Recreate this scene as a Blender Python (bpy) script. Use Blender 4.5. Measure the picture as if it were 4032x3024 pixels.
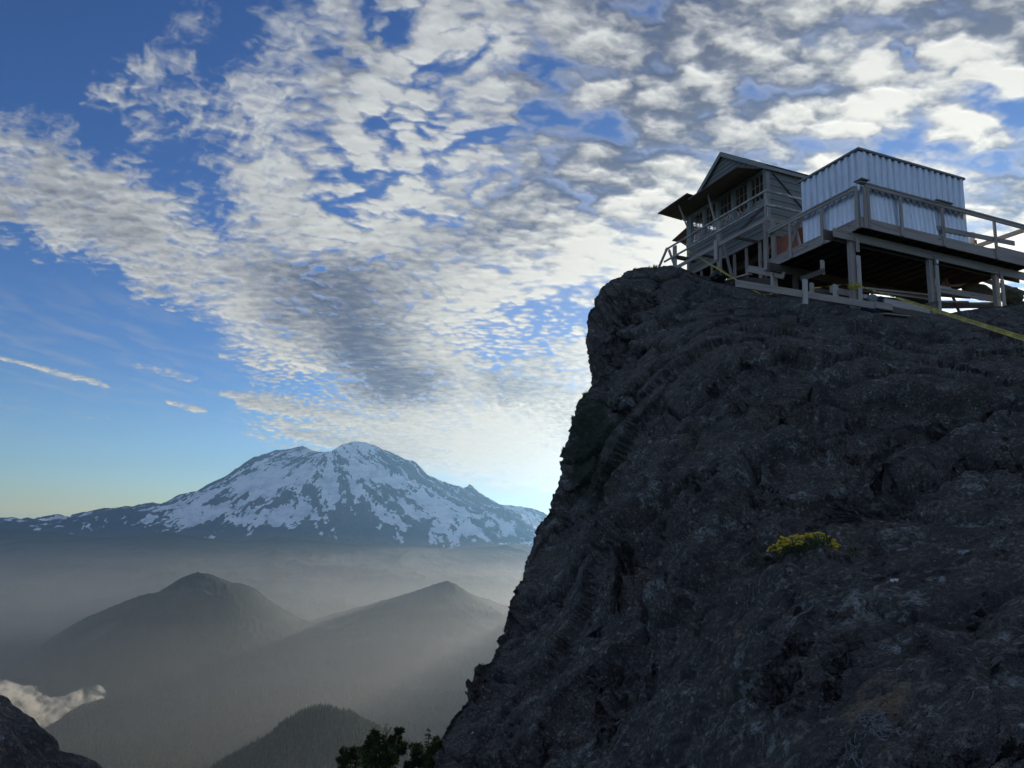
import bpy, math, random
import numpy as np
from mathutils import Vector, Matrix
random.seed(7)
for o in list(bpy.data.objects): bpy.data.objects.remove(o)
SC=bpy.context.scene; COL=SC.collection

# ---------------------------------------------------------------- camera
PITCH,ROLL,FPX,YAW=math.radians(11.0),math.radians(2.25),2880.0,math.radians(68.8)
Fv=np.array([0,math.cos(PITCH),math.sin(PITCH)])
_r=np.array([1.,0,0]);_u=np.cross(_r,Fv)
Rv=math.cos(ROLL)*_r+math.sin(ROLL)*_u
Uv=-math.sin(ROLL)*_r+math.cos(ROLL)*_u
cam=bpy.data.cameras.new('camera');camo=bpy.data.objects.new('camera',cam);COL.objects.link(camo)
cam.sensor_width=36;cam.lens=36*FPX/4032;cam.clip_start=.05;cam.clip_end=2000000
camo.matrix_world=Matrix(((Rv[0],Uv[0],-Fv[0],0),(Rv[1],Uv[1],-Fv[1],0),(Rv[2],Uv[2],-Fv[2],0),(0,0,0,1)))
SC.camera=camo
# ---------------------------------------------------------------- sky and sun
SUN_AZ,SUN_EL=math.radians(28.5),math.radians(8.5)
SUN=np.array([math.sin(SUN_AZ)*math.cos(SUN_EL),math.cos(SUN_AZ)*math.cos(SUN_EL),math.sin(SUN_EL)])
w=bpy.data.worlds.new('World');SC.world=w;w.use_nodes=True
nt=w.node_tree;bgn=nt.nodes['Background']
sk=nt.nodes.new('ShaderNodeTexSky');sk.sky_type='NISHITA';sk.sun_disc=False
sk.sun_elevation=SUN_EL;sk.sun_rotation=SUN_AZ;sk.altitude=1700;sk.air_density=1.0;sk.dust_density=.25;sk.ozone_density=3.0
hs=nt.nodes.new('ShaderNodeHueSaturation');hs.inputs['Saturation'].default_value=1.12;hs.inputs['Hue'].default_value=.517;nt.links.new(sk.outputs[0],hs.inputs['Color']);nt.links.new(hs.outputs[0],bgn.inputs[0]);bgn.inputs[1].default_value=.10
sl=bpy.data.lights.new('sun','SUN');sl.energy=5.0;sl.angle=math.radians(.53);sl.color=(1,.875,.70)
slo=bpy.data.objects.new('sun',sl);COL.objects.link(slo)
slo.rotation_euler=Vector(SUN).to_track_quat('Z','Y').to_euler()
SC.view_settings.view_transform='Standard';SC.view_settings.look='None';SC.view_settings.exposure=0.45;SC.view_settings.gamma=1
SC.render.engine='CYCLES'
cy=SC.cycles
cy.use_denoising=True;cy.use_adaptive_sampling=True;cy.adaptive_threshold=.02
cy.max_bounces=6;cy.diffuse_bounces=3;cy.glossy_bounces=3;cy.transmission_bounces=2;cy.transparent_max_bounces=12;cy.volume_bounces=1
cy.volume_step_rate=2;cy.volume_max_steps=64

# ---------------------------------------------------------------- helpers
K=4032/2212
def ray(x,y):
    """unit direction of a survey point (survey sheet 2212 x 1659)"""
    x=np.asarray(x,float);y=np.asarray(y,float)
    d=Fv+Rv*((x[...,None]*K-2016)/FPX)-Uv*((y[...,None]*K-1512)/FPX)
    return d/np.linalg.norm(d,axis=-1,keepdims=True)
def prop(o,label=None,cat=None,group=None,kind=None):
    if label:o['label']=label
    if cat:o['category']=cat
    if group:o['group']=group
    if kind:o['kind']=kind
    return o
def link(name,me,mat=None,parent=None):
    o=bpy.data.objects.new(name,me);COL.objects.link(o)
    if mat: me.materials.append(mat)
    if parent: o.parent=parent
    return o
def np_mesh(name,V,Fc,smooth=True):
    me=bpy.data.meshes.new(name);V=np.ascontiguousarray(V,dtype=np.float32);Fc=np.ascontiguousarray(Fc,dtype=np.int32)
    n=Fc.shape[1];me.vertices.add(len(V));me.vertices.foreach_set('co',V.ravel())
    me.loops.add(Fc.size);me.loops.foreach_set('vertex_index',Fc.ravel())
    me.polygons.add(len(Fc));me.polygons.foreach_set('loop_start',np.arange(0,Fc.size,n,dtype=np.int32))
    me.update(calc_edges=True)
    if smooth: me.polygons.foreach_set('use_smooth',np.ones(len(Fc),bool))
    return me
def grid_faces(h,w,closed=False):
    a=np.arange(h*w).reshape(h,w)
    if closed:a=np.concatenate([a,a[:,:1]],1)
    return np.stack([a[:-1,:-1],a[:-1,1:],a[1:,1:],a[1:,:-1]],-1).reshape(-1,4)
def attr(me,name,arr):
    a=me.attributes.new(name,'FLOAT','POINT');a.data.foreach_set('value',np.ascontiguousarray(arr,dtype=np.float32).ravel())
class NT:
    """small helper to write node materials"""
    def __init__(s,name):
        s.m=bpy.data.materials.new(name);s.m.use_nodes=True;s.t=s.m.node_tree
        s.b=s.t.nodes['Principled BSDF'];s.out=s.t.nodes['Material Output']
    def n(s,typ,ins=None,**kw):
        q=s.t.nodes.new(typ)
        for k,v in kw.items():setattr(q,k,v)
        for k,v in (ins or {}).items():s.set(q.inputs[k],v)
        return q
    def set(s,sock,v):
        if hasattr(v,'is_output') or isinstance(v,bpy.types.NodeSocket):s.t.links.new(v,sock)
        else:sock.default_value=v
    def math(s,op,a,b=0.,c=None,clamp=False):
        q=s.n('ShaderNodeMath',{0:a,1:b},operation=op,use_clamp=clamp)
        if c is not None:s.set(q.inputs[2],c)
        return q.outputs[0]
    def mix(s,f,a,b,typ='MIX'):
        q=s.n('ShaderNodeMix',data_type='RGBA',blend_type=typ);s.set(q.inputs[0],f);s.set(q.inputs[6],a);s.set(q.inputs[7],b);return q.outputs[2]
    def ramp(s,f,lo,hi,a=0.,b=1.):
        return s.n('ShaderNodeMapRange',{0:f,1:lo,2:hi,3:a,4:b},interpolation_type='SMOOTHSTEP').outputs[0]
    def noise(s,vec,scale,detail=4,rough=.55,dist=0.):
        return s.n('ShaderNodeTexNoise',{'Vector':vec,'Scale':scale,'Detail':detail,'Roughness':rough,'Distortion':dist}).outputs[0]
    def vor(s,vec,scale,feature='F1',out=0):
        return s.n('ShaderNodeTexVoronoi',{'Vector':vec,'Scale':scale},feature=feature).outputs[out]
    def obj(s): return s.n('ShaderNodeTexCoord').outputs['Object']
    def pos(s): return s.n('ShaderNodeNewGeometry').outputs['Position']
    def at(s,name): return s.n('ShaderNodeAttribute',attribute_name=name).outputs['Fac']
    def mapv(s,v,sc): return s.n('ShaderNodeVectorMath',{0:v,1:sc},operation='MULTIPLY').outputs[0]
    def bump(s,h,d=.02,st=1.):
        return s.n('ShaderNodeBump',{'Height':h,'Distance':d,'Strength':st}).outputs[0]
def rgb(r,g,b): return (r,g,b,1)
def _h(i,j,k,seed):
    n=(i*73856093)^(j*19349663)^(k*83492791)^(seed*2654435)
    n=n&0x7fffffff
    n=(n^(n>>13))*1274126177&0x7fffffff
    n=n^(n>>16)
    return n
def vnoise(x,y,z=0.0,seed=0):
    """gradient noise, about -1..1"""
    x,y,z=np.broadcast_arrays(np.asarray(x,float),np.asarray(y,float),np.asarray(z,float))
    i=np.floor(x).astype(np.int64);j=np.floor(y).astype(np.int64);k=np.floor(z).astype(np.int64)
    fx=x-i;fy=y-j;fz=z-k
    u=fx*fx*fx*(fx*(fx*6-15)+10);v=fy*fy*fy*(fy*(fy*6-15)+10);w=fz*fz*fz*(fz*(fz*6-15)+10)
    def g(di,dj,dk):
        h=_h(i+di,j+dj,k+dk,seed)&15
        X=fx-di;Y=fy-dj;Z=fz-dk
        a=np.where(h<8,X,Y);b=np.where(h<4,Y,np.where((h==12)|(h==14),X,Z))
        return np.where(h&1,-a,a)+np.where(h&2,-b,b)
    if np.all(z==z.flat[0]) and float(z.flat[0])==np.floor(z.flat[0]):
        a=g(0,0,0);b=g(1,0,0);c=g(0,1,0);d=g(1,1,0)
        return (a+u*(b-a))*(1-v)+(c+u*(d-c))*v
    r=0
    for dk in (0,1):
        a=g(0,0,dk);b=g(1,0,dk);c=g(0,1,dk);d=g(1,1,dk)
        q=(a+u*(b-a))*(1-v)+(c+u*(d-c))*v
        r=r+q*(w if dk else 1-w)
    return r
def fbm(x,y,z=0.0,o=5,seed=0,gain=.5,lac=2.03):
    a=1;s=0;t=0
    for q in range(o):
        s=s+a*vnoise(x,y,z,seed+q*7);t+=a;a*=gain;x=x*lac+3.7;y=y*lac+1.3
        z=z*lac if np.ndim(z) else z
    return s/t
def sst(a,b,x):
    t=np.clip((x-a)/(b-a),0,1);return t*t*(3-2*t)
def worley(x,y,seed=0,jit=.9):
    """distance to the nearest scattered point, 0..1"""
    i=np.floor(x).astype(np.int64);j=np.floor(y).astype(np.int64)
    best=np.full(x.shape,9.)
    for a in (-1,0,1):
        for b in (-1,0,1):
            h=_h(i+a,j+b,i*0,seed)
            px=i+a+.5+jit*((h&1023)/1023-.5);py=j+b+.5+jit*(((h>>10)&1023)/1023-.5)
            best=np.minimum(best,np.hypot(x-px,y-py))
    return best
def cells3(x,y,z,seed=0):
    """cellular blocks: (random value of the nearest cell, distance to the border)"""
    x=x.astype(np.float32);y=y.astype(np.float32);z=z.astype(np.float32)
    i=np.floor(x).astype(np.int64);j=np.floor(y).astype(np.int64);k=np.floor(z).astype(np.int64)
    f1=np.full(x.shape,9.,np.float32);f2=f1.copy();val=np.zeros(x.shape,np.float32)
    for a in (-1,0,1):
        for b in (-1,0,1):
            for c in (-1,0,1):
                h=_h(i+a,j+b,k+c,seed)
                px=i+a+((h&255)/255);py=j+b+(((h>>8)&255)/255);pz=k+c+(((h>>16)&255)/255)
                d=np.sqrt((x-px)**2+(y-py)**2+(z-pz)**2).astype(np.float32)
                m=d<f1;f2=np.where(m,f1,np.minimum(f2,d));f1=np.where(m,d,f1);val=np.where(m,((h>>4)&1023)/1023,val)
    return val,f2-f1
C_ROWS='''0 0 0 0 0 6 2 7 6 7 4 8 5 6 5 7 7 7 8 8 8 8 9 9 9 9 9 9
0 1 2 4 6 5 4 7 7 6 8 7 7 7 5 8 7 7 8 8 8 6 6 7 6 8 9 9
3 3 6 6 6 7 8 8 7 8 8 6 7 6 3 6 7 8 8 8 7 7 8 8 9 8 3 6
9 7 3 6 5 8 8 8 5 8 5 6 6 4 5 7 6 8 8 7 6 5 8 7 6 8 6 2
9 9 8 6 4 5 7 8 7 5 6 7 6 6 6 7 8 8 7 7 8 8 8 7 4 3 5 7
9 9 9 9 7 4 7 8 8 6 7 6 6 7 8 7 8 8 8 8 8 8 8 7 6 4 7 8
3 8 9 9 9 7 8 8 8 8 7 8 8 8 8 9 9 9 8 8 8 8 7 7 7 7 8 8
0 0 2 6 9 9 9 8 9 9 9 9 9 8 8 7 6 6 6 6 6 6 6 6 6 6 6 6
0 0 0 0 0 5 9 8 9 9 9 9 8 6 3 2 3 5 5 5 5 5 5 5 5 5 5 5
0 0 0 0 0 0 5 7 8 9 9 9 7 3 5 8 7 6 5 5 5 5 5 5 5 5 5 5
0 0 0 0 0 0 1 1 2 6 9 9 8 9 8 6 6 5 5 5 5 5 5 5 5 5 5 5
0 0 0 0 0 0 2 4 6 7 7 8 5 3 5 8 7 6 4 4 4 4 4 4 4 4 4 4
0 0 0 0 0 0 0 0 1 5 7 7 8 7 7 7 6 4 3 3 3 3 3 3 3 3 3 3
0 0 0 0 0 0 0 0 0 0 0 0 0 0 0 0 0 0 0 0 0 0 0 0 0 0 0 0'''
D_ROWS='''2 2 2 2 2 2 2 2 2 3 3 2 3 3 4 4 4 5 5 5 6 4 3 2 3 4 5 6
2 2 2 2 2 2 2 2 3 4 3 1 1 1 4 4 5 6 6 6 6 5 4 2 4 2 2 4
2 2 2 2 2 2 2 1 3 2 1 2 2 3 6 4 4 5 5 4 5 5 5 3 0 0 2 1
3 3 2 2 2 2 2 1 3 1 1 1 1 4 5 3 6 5 6 5 6 5 2 2 2 1 2 3
3 4 3 2 2 2 2 1 2 1 1 1 2 3 5 5 6 5 3 2 2 1 1 2 3 3 4 6
4 4 4 3 2 2 2 2 2 1 1 2 4 5 5 5 4 3 1 1 1 1 2 2 3 3 3 5
2 2 4 4 3 2 3 3 2 2 3 4 5 5 4 2 0 0 0 0 1 1 2 2 2 2 2 2
2 2 2 2 3 3 4 5 6 6 5 4 3 2 1 1 1 1 1 1 1 1 1 1 1 1 1 1
2 2 2 2 2 1 2 5 6 7 5 3 1 1 1 1 1 1 1 1 1 1 1 1 1 1 1 1
2 2 2 2 2 1 1 2 4 7 6 3 2 2 3 2 1 1 1 1 1 1 1 1 1 1 1 1
2 2 2 2 2 2 3 3 3 5 7 6 3 5 4 3 2 2 1 1 1 1 1 1 1 1 1 1
2 2 2 2 2 2 2 2 3 2 2 1 1 1 2 3 2 2 1 1 1 1 1 1 1 1 1 1
2 2 2 2 2 2 2 2 2 2 3 2 0 0 0 1 1 1 1 1 1 1 1 1 1 1 1 1
2 2 2 2 2 2 2 2 2 2 2 1 0 0 0 0 0 0 0 0 0 0 0 0 0 0 0 0'''
# strokes: x0,y0,x1,y1,half width,coverage,darkness
STROKES=[(-20,768,70,790,6,.75,1),(60,788,235,836,9,.8,1),(95,815,150,828,4,.5,1),(180,815,235,834,7,.8,1),
(290,790,350,800,10,.6,1),(340,800,425,822,15,.62,1),(365,869,448,890,9,.85,1),(450,892,512,908,6,.35,7),
(300,645,330,662,6,.4,1),(355,664,395,672,9,.55,1),(170,912,188,915,4,.5,1),(190,902,206,904,4,.4,1),(222,900,245,907,4,.4,1),
(122,937,142,941,2.5,.4,1),(338,970,368,973,3,.5,1),(663,957,692,962,3.5,.7,1),(1122,1066,1148,1068,3,.75,0),(1170,1067,1200,1066,3.5,.75,0),
(480,852,640,868,14,.75,2),(520,868,760,900,24,.9,3),(600,912,760,930,14,.8,2),(610,932,860,985,18,.9,3),(570,908,620,918,5,.7,1),(575,928,625,935,4,.7,1),
(480,770,560,780,12,.7,1),(540,785,700,800,18,.85,1),(700,900,900,940,24,.8,2),(820,970,1040,1030,22,.7,1),(1000,1020,1200,1045,22,.6,1),(900,960,1200,1000,30,.6,1)]
def catmull(T,u,v):
    H,W=T.shape
    def w(t):
        return [(-t**3+2*t*t-t)/2,(3*t**3-5*t*t+2)/2,(-3*t**3+4*t*t+t)/2,(t**3-t*t)/2]
    u=np.clip(u,0,W-1.001);v=np.clip(v,0,H-1.001)
    i=u.astype(int);j=v.astype(int);wu=w(u-i);wv=w(v-j);r=0
    for b in range(4):
        jj=np.clip(j+b-1,0,H-1)
        for a in range(4):
            r=r+wv[b]*wu[a]*T[jj,np.clip(i+a-1,0,W-1)]
    return r
def sky_fields(X,Y,dirs):
    """thickness of the cloud layer along each direction; X,Y: chart coordinates of the sky survey"""
    tab=lambda s:np.array([[float(q) for q in r.split()] for r in s.split('\n')])/9
    TC=tab(C_ROWS);TD=tab(D_ROWS)
    dx,dy,dz=dirs
    k=1/np.maximum(dz+.11,.06)
    P=dx*k;Q=dy*k                       # position on the flat cloud layer
    wx=fbm(P*3,Q*3,0,4,11);wy=fbm(P*3,Q*3,0,4,31)
    s=np.clip((1150-Y)/1000,.12,1)
    w2x=fbm(P*14,Q*14,0,4,5);w2y=fbm(P*14,Q*14,0,4,6)
    Xw=X+wx*90*s+w2x*60*s;Yw=Y+wy*60*s+w2y*32*s
    C=catmull(TC,(Xw-40)/80,(Yw-40)/80);D=catmull(TD,(Xw-40)/80,(Yw-40)/80)
    # region weights
    right=sst(1020,1400,X+Y*.15)*sst(760,480,Y)
    left=sst(760,520,X+ (Y-300)*.25)
    mid=1-np.clip(left+right,0,1)
    nz=lambda q:q/(q[::7,::7].std()+1e-6)
    def rot(t,a,b):
        t=np.radians(t);return a*np.cos(t)+b*np.sin(t),-a*np.sin(t)+b*np.cos(t)
    a=P+wx*.10+w2x*.008;b=Q+wy*.10+w2y*.008
    w3x=fbm(P*40,Q*40,0,3,71);w3y=fbm(P*40,Q*40,0,3,72)
    # fan of ripple rows: rows lie across the fan
    u,v=rot(-6,a,b)
    blob=lambda x,y,sd,k=4.:np.exp(-worley(x,y,sd)**2*k)
    c1=blob(u*11+w3x*.25,v*14+w3y*.25,3,5.);c2=blob(u*21+w3x*.35,v*27+w3y*.35,4,5.)
    sm=sst(420,760,Y)
    ripple=nz(nz(c1)*(1.05-.5*sm)+nz(c2)*(.75+.35*sm)+nz(fbm(u*34+w3x*.5,v*52,0,4,8,.6))*.3+nz(fbm(P*4,Q*6,0,3,77))*.5)
    u2,v2=rot(14,P,Q)
    b1=blob(u2*6.6+w2x*.5,v2*9+w2y*.5,13,4.)
    bil=nz(nz(b1)*1.+nz(fbm(u2*5+w2x*.3,v2*8+w2y*.3,0,4,21,.5))*.7)
    puff=nz(blob(u2*12+w3x*.5,v2*19+w3y*.5,14))
    u3,v3=rot(-52,a,b)
    fib=nz(nz(fbm(u3*3.2+w2x*.5,v3*10+w2y*.8,0,4,41,.55))+nz(fbm(u3*9+w2x,v3*44,0,4,43))*.55)
    u4,v4=rot(-20,a,b)
    fib2=nz(fbm(u4*10+w2x,v4*22+w2x*2,0,4,47,.55))
    cr=nz(blob(u*15+w3x*.5,v*26+w3y*.5,52))
    edgepuff=nz(blob(P*26+w3x,Q*40+w3y,51))
    low=sst(560,850,Y)
    N=mid*ripple+right*(bil+puff*.42)+left*(fib*.6+fib2*.5+cr*.45*sst(250,500,Y))
    N=N+low*(1-left)*.25*edgepuff
    # strokes
    Xs=X+(w2x*22+edgepuff*4)*s;Ys=Y+(w2y*12+edgepuff*2)*s
    for (x0,y0,x1,y1,h,c,d) in STROKES:
        lx,ly=x1-x0,y1-y0
        t=np.clip(((Xs-x0)*lx+(Ys-y0)*ly)/(lx*lx+ly*ly),0,1)
        dist=np.hypot(Xs-x0-t*lx,(Ys-y0-t*ly)*1.0)
        hh=h*(.45+.55*np.sin(np.pi*np.clip(t*.9+.05,0,1)))
        m=sst(1.35,.35,dist/hh)
        cc=c*m
        D=np.where(cc>C,D*(1-m)+m*d/9,D);C=np.maximum(C,cc)
    D=np.clip(D,0,1)
    calm=(1-.7*sst(.6,.85,D)*low)
    n=(N-N[::5,::5].mean())*calm*(1.4*mid+1.15*right+.85*left)
    n=n*sst(1120,960,Y-.10*(X-1000))
    # lower rim of the layer
    C=C*sst(0,26,1012+.10*(X-900)+.00016*np.maximum(X-900,0)**2*.2+w2y*20+edgepuff*3-Y)
    a=sst(-1.6,1.9,n+(C-.60+.06*left-.03*mid-.04*low*(1-left))*5.0)
    big=nz(fbm(P*7+w2x,Q*10+w2y,0,4,88,.5));tex=nz(fbm(P*16+w2x,Q*26+w2y,0,5,89,.55))
    g=sst(-.08,1.12,D*1.25-(n*.03)*mid-(n*.24)*right+n*.05*left+tex*(.07+.05*right)-.02+.34*right*sst(560,380,Y)+.10*mid*sst(500,300,Y)-.10*sst(.8,.95,D))*.97
    g=g*sst(.15-.15*right,.85,a)
    # thin high veil
    veil=sst(560,700,Y-.0*X)*sst(1000,820,Y)*sst(720,300,X)*np.clip(fbm(u4*10,v4*4,0,4,61)*1.4+.15,0,1)*.28
    veil2=sst(830,930,Y+.1*(X-900))*sst(1085,1010,Y-.10*(X-1000))*sst(640,860,X)*(.55+.75*sst(900,1120,X))*(0.85+fbm(P*6,Q*3,0,4,63))
    veil3=sst(700,1000,X)*sst(200,500,Y)*.22
    vv=np.clip(veil,0,1)+np.clip(veil2,0,1)+veil3*.5
    a=1-(1-a*.96)*(1-np.clip(vv,0,.94))
    return a,g,n
# ---------------------------------------------------------------- cloud deck
def build_clouds():
    st=2.3
    xs=np.arange(-700,2950,st);ys=np.arange(-560,1130,st)
    X,Y=np.meshgrid(xs,ys)
    d=ray(X,Y)
    dd=np.moveaxis(d,-1,0)
    cover,grey,n=sky_fields(X,Y,dd)
    # fade at the rim of the surveyed part and at the horizon
    edge=sst(-700,-420,X)*sst(2950,2700,X)*sst(-560,-300,Y)*sst(.012,.05,dd[2])
    hole=np.degrees(np.arccos(np.clip(np.tensordot(SUN,dd,1),-1,1)))
    cover=cover*edge*sst(2.,4.,hole)
    T=cover*(1+grey*2)
    for ax in (0,1):T=(np.roll(T,1,ax)+T+np.roll(T,-1,ax))/3
    g=np.zeros_like(T);g[2:-2]=(T[:-4]-T[4:])*1.1;g2=np.zeros_like(T);g2[:,2:-2]=(T[:,:-4]-T[:,4:])
    rel=np.clip((g-.35*g2)*1.0,-1,1)
    V=d.reshape(-1,3)*850000.;Fc=grid_faces(len(ys),len(xs))
    # unseen broken cloud added out of the picture, glowing to raise the fill light
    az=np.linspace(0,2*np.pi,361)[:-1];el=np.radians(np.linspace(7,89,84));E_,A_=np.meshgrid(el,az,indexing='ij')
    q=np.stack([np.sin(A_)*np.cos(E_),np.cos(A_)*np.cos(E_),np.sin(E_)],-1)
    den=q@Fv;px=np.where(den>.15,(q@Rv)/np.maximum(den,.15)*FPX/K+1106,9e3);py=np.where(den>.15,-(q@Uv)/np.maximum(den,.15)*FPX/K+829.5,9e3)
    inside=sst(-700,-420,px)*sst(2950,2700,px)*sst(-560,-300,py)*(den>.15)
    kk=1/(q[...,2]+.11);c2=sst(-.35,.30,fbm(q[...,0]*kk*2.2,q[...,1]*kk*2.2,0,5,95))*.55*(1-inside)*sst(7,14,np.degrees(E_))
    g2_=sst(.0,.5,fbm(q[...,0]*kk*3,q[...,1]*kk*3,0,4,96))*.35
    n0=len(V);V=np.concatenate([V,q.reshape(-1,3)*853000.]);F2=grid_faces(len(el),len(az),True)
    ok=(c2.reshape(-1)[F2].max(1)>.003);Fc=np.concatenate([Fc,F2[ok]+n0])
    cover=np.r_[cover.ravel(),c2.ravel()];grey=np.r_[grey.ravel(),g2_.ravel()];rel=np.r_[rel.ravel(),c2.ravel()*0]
    me=np_mesh('clouds',V,Fc)
    attr(me,'cover',cover);attr(me,'thick',grey);attr(me,'relief',rel)
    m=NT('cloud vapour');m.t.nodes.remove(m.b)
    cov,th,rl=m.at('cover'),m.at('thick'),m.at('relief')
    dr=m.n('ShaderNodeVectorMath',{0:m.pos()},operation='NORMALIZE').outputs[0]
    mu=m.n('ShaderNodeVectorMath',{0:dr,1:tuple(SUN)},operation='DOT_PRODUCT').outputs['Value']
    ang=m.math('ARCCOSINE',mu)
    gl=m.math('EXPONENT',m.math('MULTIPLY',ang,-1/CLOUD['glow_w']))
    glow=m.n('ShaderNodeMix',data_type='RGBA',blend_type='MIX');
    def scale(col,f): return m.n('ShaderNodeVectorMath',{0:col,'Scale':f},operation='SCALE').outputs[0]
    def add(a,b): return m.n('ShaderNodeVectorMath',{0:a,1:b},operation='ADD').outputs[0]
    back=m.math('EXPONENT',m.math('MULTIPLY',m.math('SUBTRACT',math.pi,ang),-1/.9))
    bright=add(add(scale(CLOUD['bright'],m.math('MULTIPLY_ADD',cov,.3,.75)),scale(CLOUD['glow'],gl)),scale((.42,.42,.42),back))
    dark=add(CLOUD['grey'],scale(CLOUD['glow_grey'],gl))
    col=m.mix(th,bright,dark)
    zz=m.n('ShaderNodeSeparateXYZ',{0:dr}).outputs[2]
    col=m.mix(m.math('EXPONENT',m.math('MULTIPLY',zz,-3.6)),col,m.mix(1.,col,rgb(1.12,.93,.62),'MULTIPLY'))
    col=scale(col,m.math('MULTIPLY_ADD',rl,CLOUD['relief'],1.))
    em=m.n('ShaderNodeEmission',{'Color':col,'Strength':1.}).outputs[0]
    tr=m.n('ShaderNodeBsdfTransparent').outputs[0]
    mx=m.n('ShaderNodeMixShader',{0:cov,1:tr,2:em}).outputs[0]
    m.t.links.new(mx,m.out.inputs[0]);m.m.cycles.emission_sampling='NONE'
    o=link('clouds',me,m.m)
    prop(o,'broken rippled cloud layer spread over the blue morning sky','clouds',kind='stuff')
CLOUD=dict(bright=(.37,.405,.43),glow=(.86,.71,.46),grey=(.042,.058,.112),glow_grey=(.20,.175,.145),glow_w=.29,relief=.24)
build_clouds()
# ---------------------------------------------------------------- far land
def prof(pts,D):
    """surveyed ridge points -> (x, height) at distance y = D"""
    p=np.array(pts,float);d=ray(p[:,0],p[:,1])
    return d[:,0]/d[:,1]*D,d[:,2]/d[:,1]*D
RAINIER=[(-900,1168),(-500,1150),(-250,1140),(0,1125.1),(30,1121.8),(55,1129),(79,1130),(117,1118),(158,1125),(180,1120.7),(202,1122.4),(205,1114),(235,1107),(273,1100.6),(297,1103.3),(330,1094.5),(349,1097.8),(371,1093.4),(404,1076),(437,1069),(464,1052.5),(502,1029.6),(535,1008.9),(567,993.6),(595,981.6),(627,976.1),(652,967.4),(668,976),(701,981.6),(715,979),(737,963),(769,958.1),(791,961.4),(829,981.6),(873,1003.4),(895,1006.1),(917,1018.7),(922,1030.7),(949,1042.7),(977,1055.2),(1007,1066.2),(1012,1058),(1019,1055.2),(1026,1063.4),(1048,1078.7),(1078,1093.4),(1108,1102.7),(1146,1107),(1168,1118),(1210,1142),(1300,1160),(1450,1190),(1700,1220),(2200,1260)]
def ridged(x,y,o=5,seed=0):
    s=0;a=1;t=0
    for q in range(o):
        s=s+a*(1-2*np.abs(vnoise(x,y,0,seed+q*5)));t+=a;a*=.5;x=x*2.07+1.7;y=y*2.07+5.2
    return s/t
def build_mountain():
    D=20000.
    px,pz=prof(RAINIER,D);xs=px[29];   # summit
    nx,ny=1150,480
    az=np.linspace(math.radians(-47),math.radians(22),nx)
    dd=np.concatenate([-np.linspace(1,0,24)**1.0*2600,np.linspace(0,1,ny-24)**1.15*6000])
    A_,Dd=np.meshgrid(az,dd)
    Yw=D-Dd;Xw=np.tan(A_)*Yw
    dx=Xw-xs
    s=1.2
    r=np.hypot(dx,Dd*s)
    phi=np.arctan2(np.abs(Dd)*s,dx)/np.pi        # 0 right .. 1 left
    wgt=sst(0,1,phi)
    HR=np.interp(xs+r,px,pz);HL=np.interp(xs-r,px,pz)
    # smooth profile away from the skyline
    ker=np.linspace(-1400,1400,21)
    HRs=sum(np.interp(xs+np.abs(r+k),px,pz) for k in ker)/21;HLs=sum(np.interp(xs-np.abs(r+k),px,pz) for k in ker)/21
    near=sst(900,0,np.abs(Dd))
    wide=np.abs(dx)/(np.abs(Dd)+1)
    side=sst(.0,1.6,wide)
    HRr=HR*side+HRs*(1-side);HLr=HL*side+HLs*(1-side)
    H=HRr*(1-wgt)+HLr*wgt
    H0=np.interp(Xw*D/Yw,px,pz)
    H=H*(1-near)+H0*near
    H=np.where(Dd<0,H0+Dd*.5,H)-sst(2200,6000,Dd)*520-sst(60,1100,Dd)*150
    # gullies run down the cone
    ph=phi*np.pi
    rr=r/1000
    wx=fbm(Xw/1600,Dd/1600,0,4,91);wy=fbm(Xw/1600,Dd/1600,0,4,92)
    g1=ridged(ph*3.1+wx*.35,rr*.22+wy*.3,4,101)
    g2=ridged(ph*9+wx*.9,rr*.55+wy*.8,5,111)
    g3=ridged(Xw/420+wx*2,Dd/420+wy*2,5,121)
    amp=sst(0,2200,r)*sst(-1800,400,H)
    far=sst(0,260,np.abs(Dd))
    H=H+far*amp*(g1*170+g2*120+g3*60)-far*amp*120
    cl=ridged(Xw/150+wx*3,Dd/150,3,131)
    H=H+far*cl*16+ (1-far)*cl*7
    low=sst(-150,-900,H);H=H+low*ridged(Xw/900,Dd/900,4,141)*120*far
    # Little crest left of the summit with its own face
    snow=sst(-460,260,H+fbm(Xw/500,Dd/900,0,5,151,.6)*1500)
    wr_=fbm(Xw/700,Dd/700,0,4,175)
    streak=g1*.8+g2*.9+ridged(ph*19+wx*1.2+wr_*.5,rr*.7+wy*1.2,4,161)*.75+ridged(Xw/260+wx*3,Dd/420+wy*2,5,163)*.45
    streak=(streak-streak.mean())/streak.std()+fbm(Xw/2300,Dd/1700,0,3,171)*1.8+fbm(Xw/110,Dd/160,0,5,173,.7)*2.1
    top=sst(350,100,np.hypot(dx-120,Dd*.5))
    streak=(streak-streak.mean())/streak.std()+fbm(Xw/1900,Dd/1500,0,4,171)*2.2+(ridged(Xw/75+wx*5,Dd/120+wy*5,3,173)-.3)*.5
    ribs=.9*sst(1500,300,np.abs(dx+150))*sst(400,900,H)*sst(2600,900,np.abs(Dd))
    rightsnow=1.0*sst(250,700,dx)*sst(1500,800,dx)*sst(1100,250,Dd)
    rock=sst(-.25,.55,streak*.85-.42+ribs-rightsnow-top*1.5+1.1*(1-snow)+.35*sst(1200,2600,-dx)*sst(500,100,Dd))
    sn=np.clip(snow*1.6,0,1)*(1-rock)
    me=np_mesh('snowy_mountain',np.stack([Xw,Yw,H],-1).reshape(-1,3),grid_faces(ny,nx))
    attr(me,'snow',sn)
    m=NT('snow and rock');p=m.pos()
    n1=m.noise(p,.004,8,.65);n2=m.noise(p,.03,4,.6)
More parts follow.
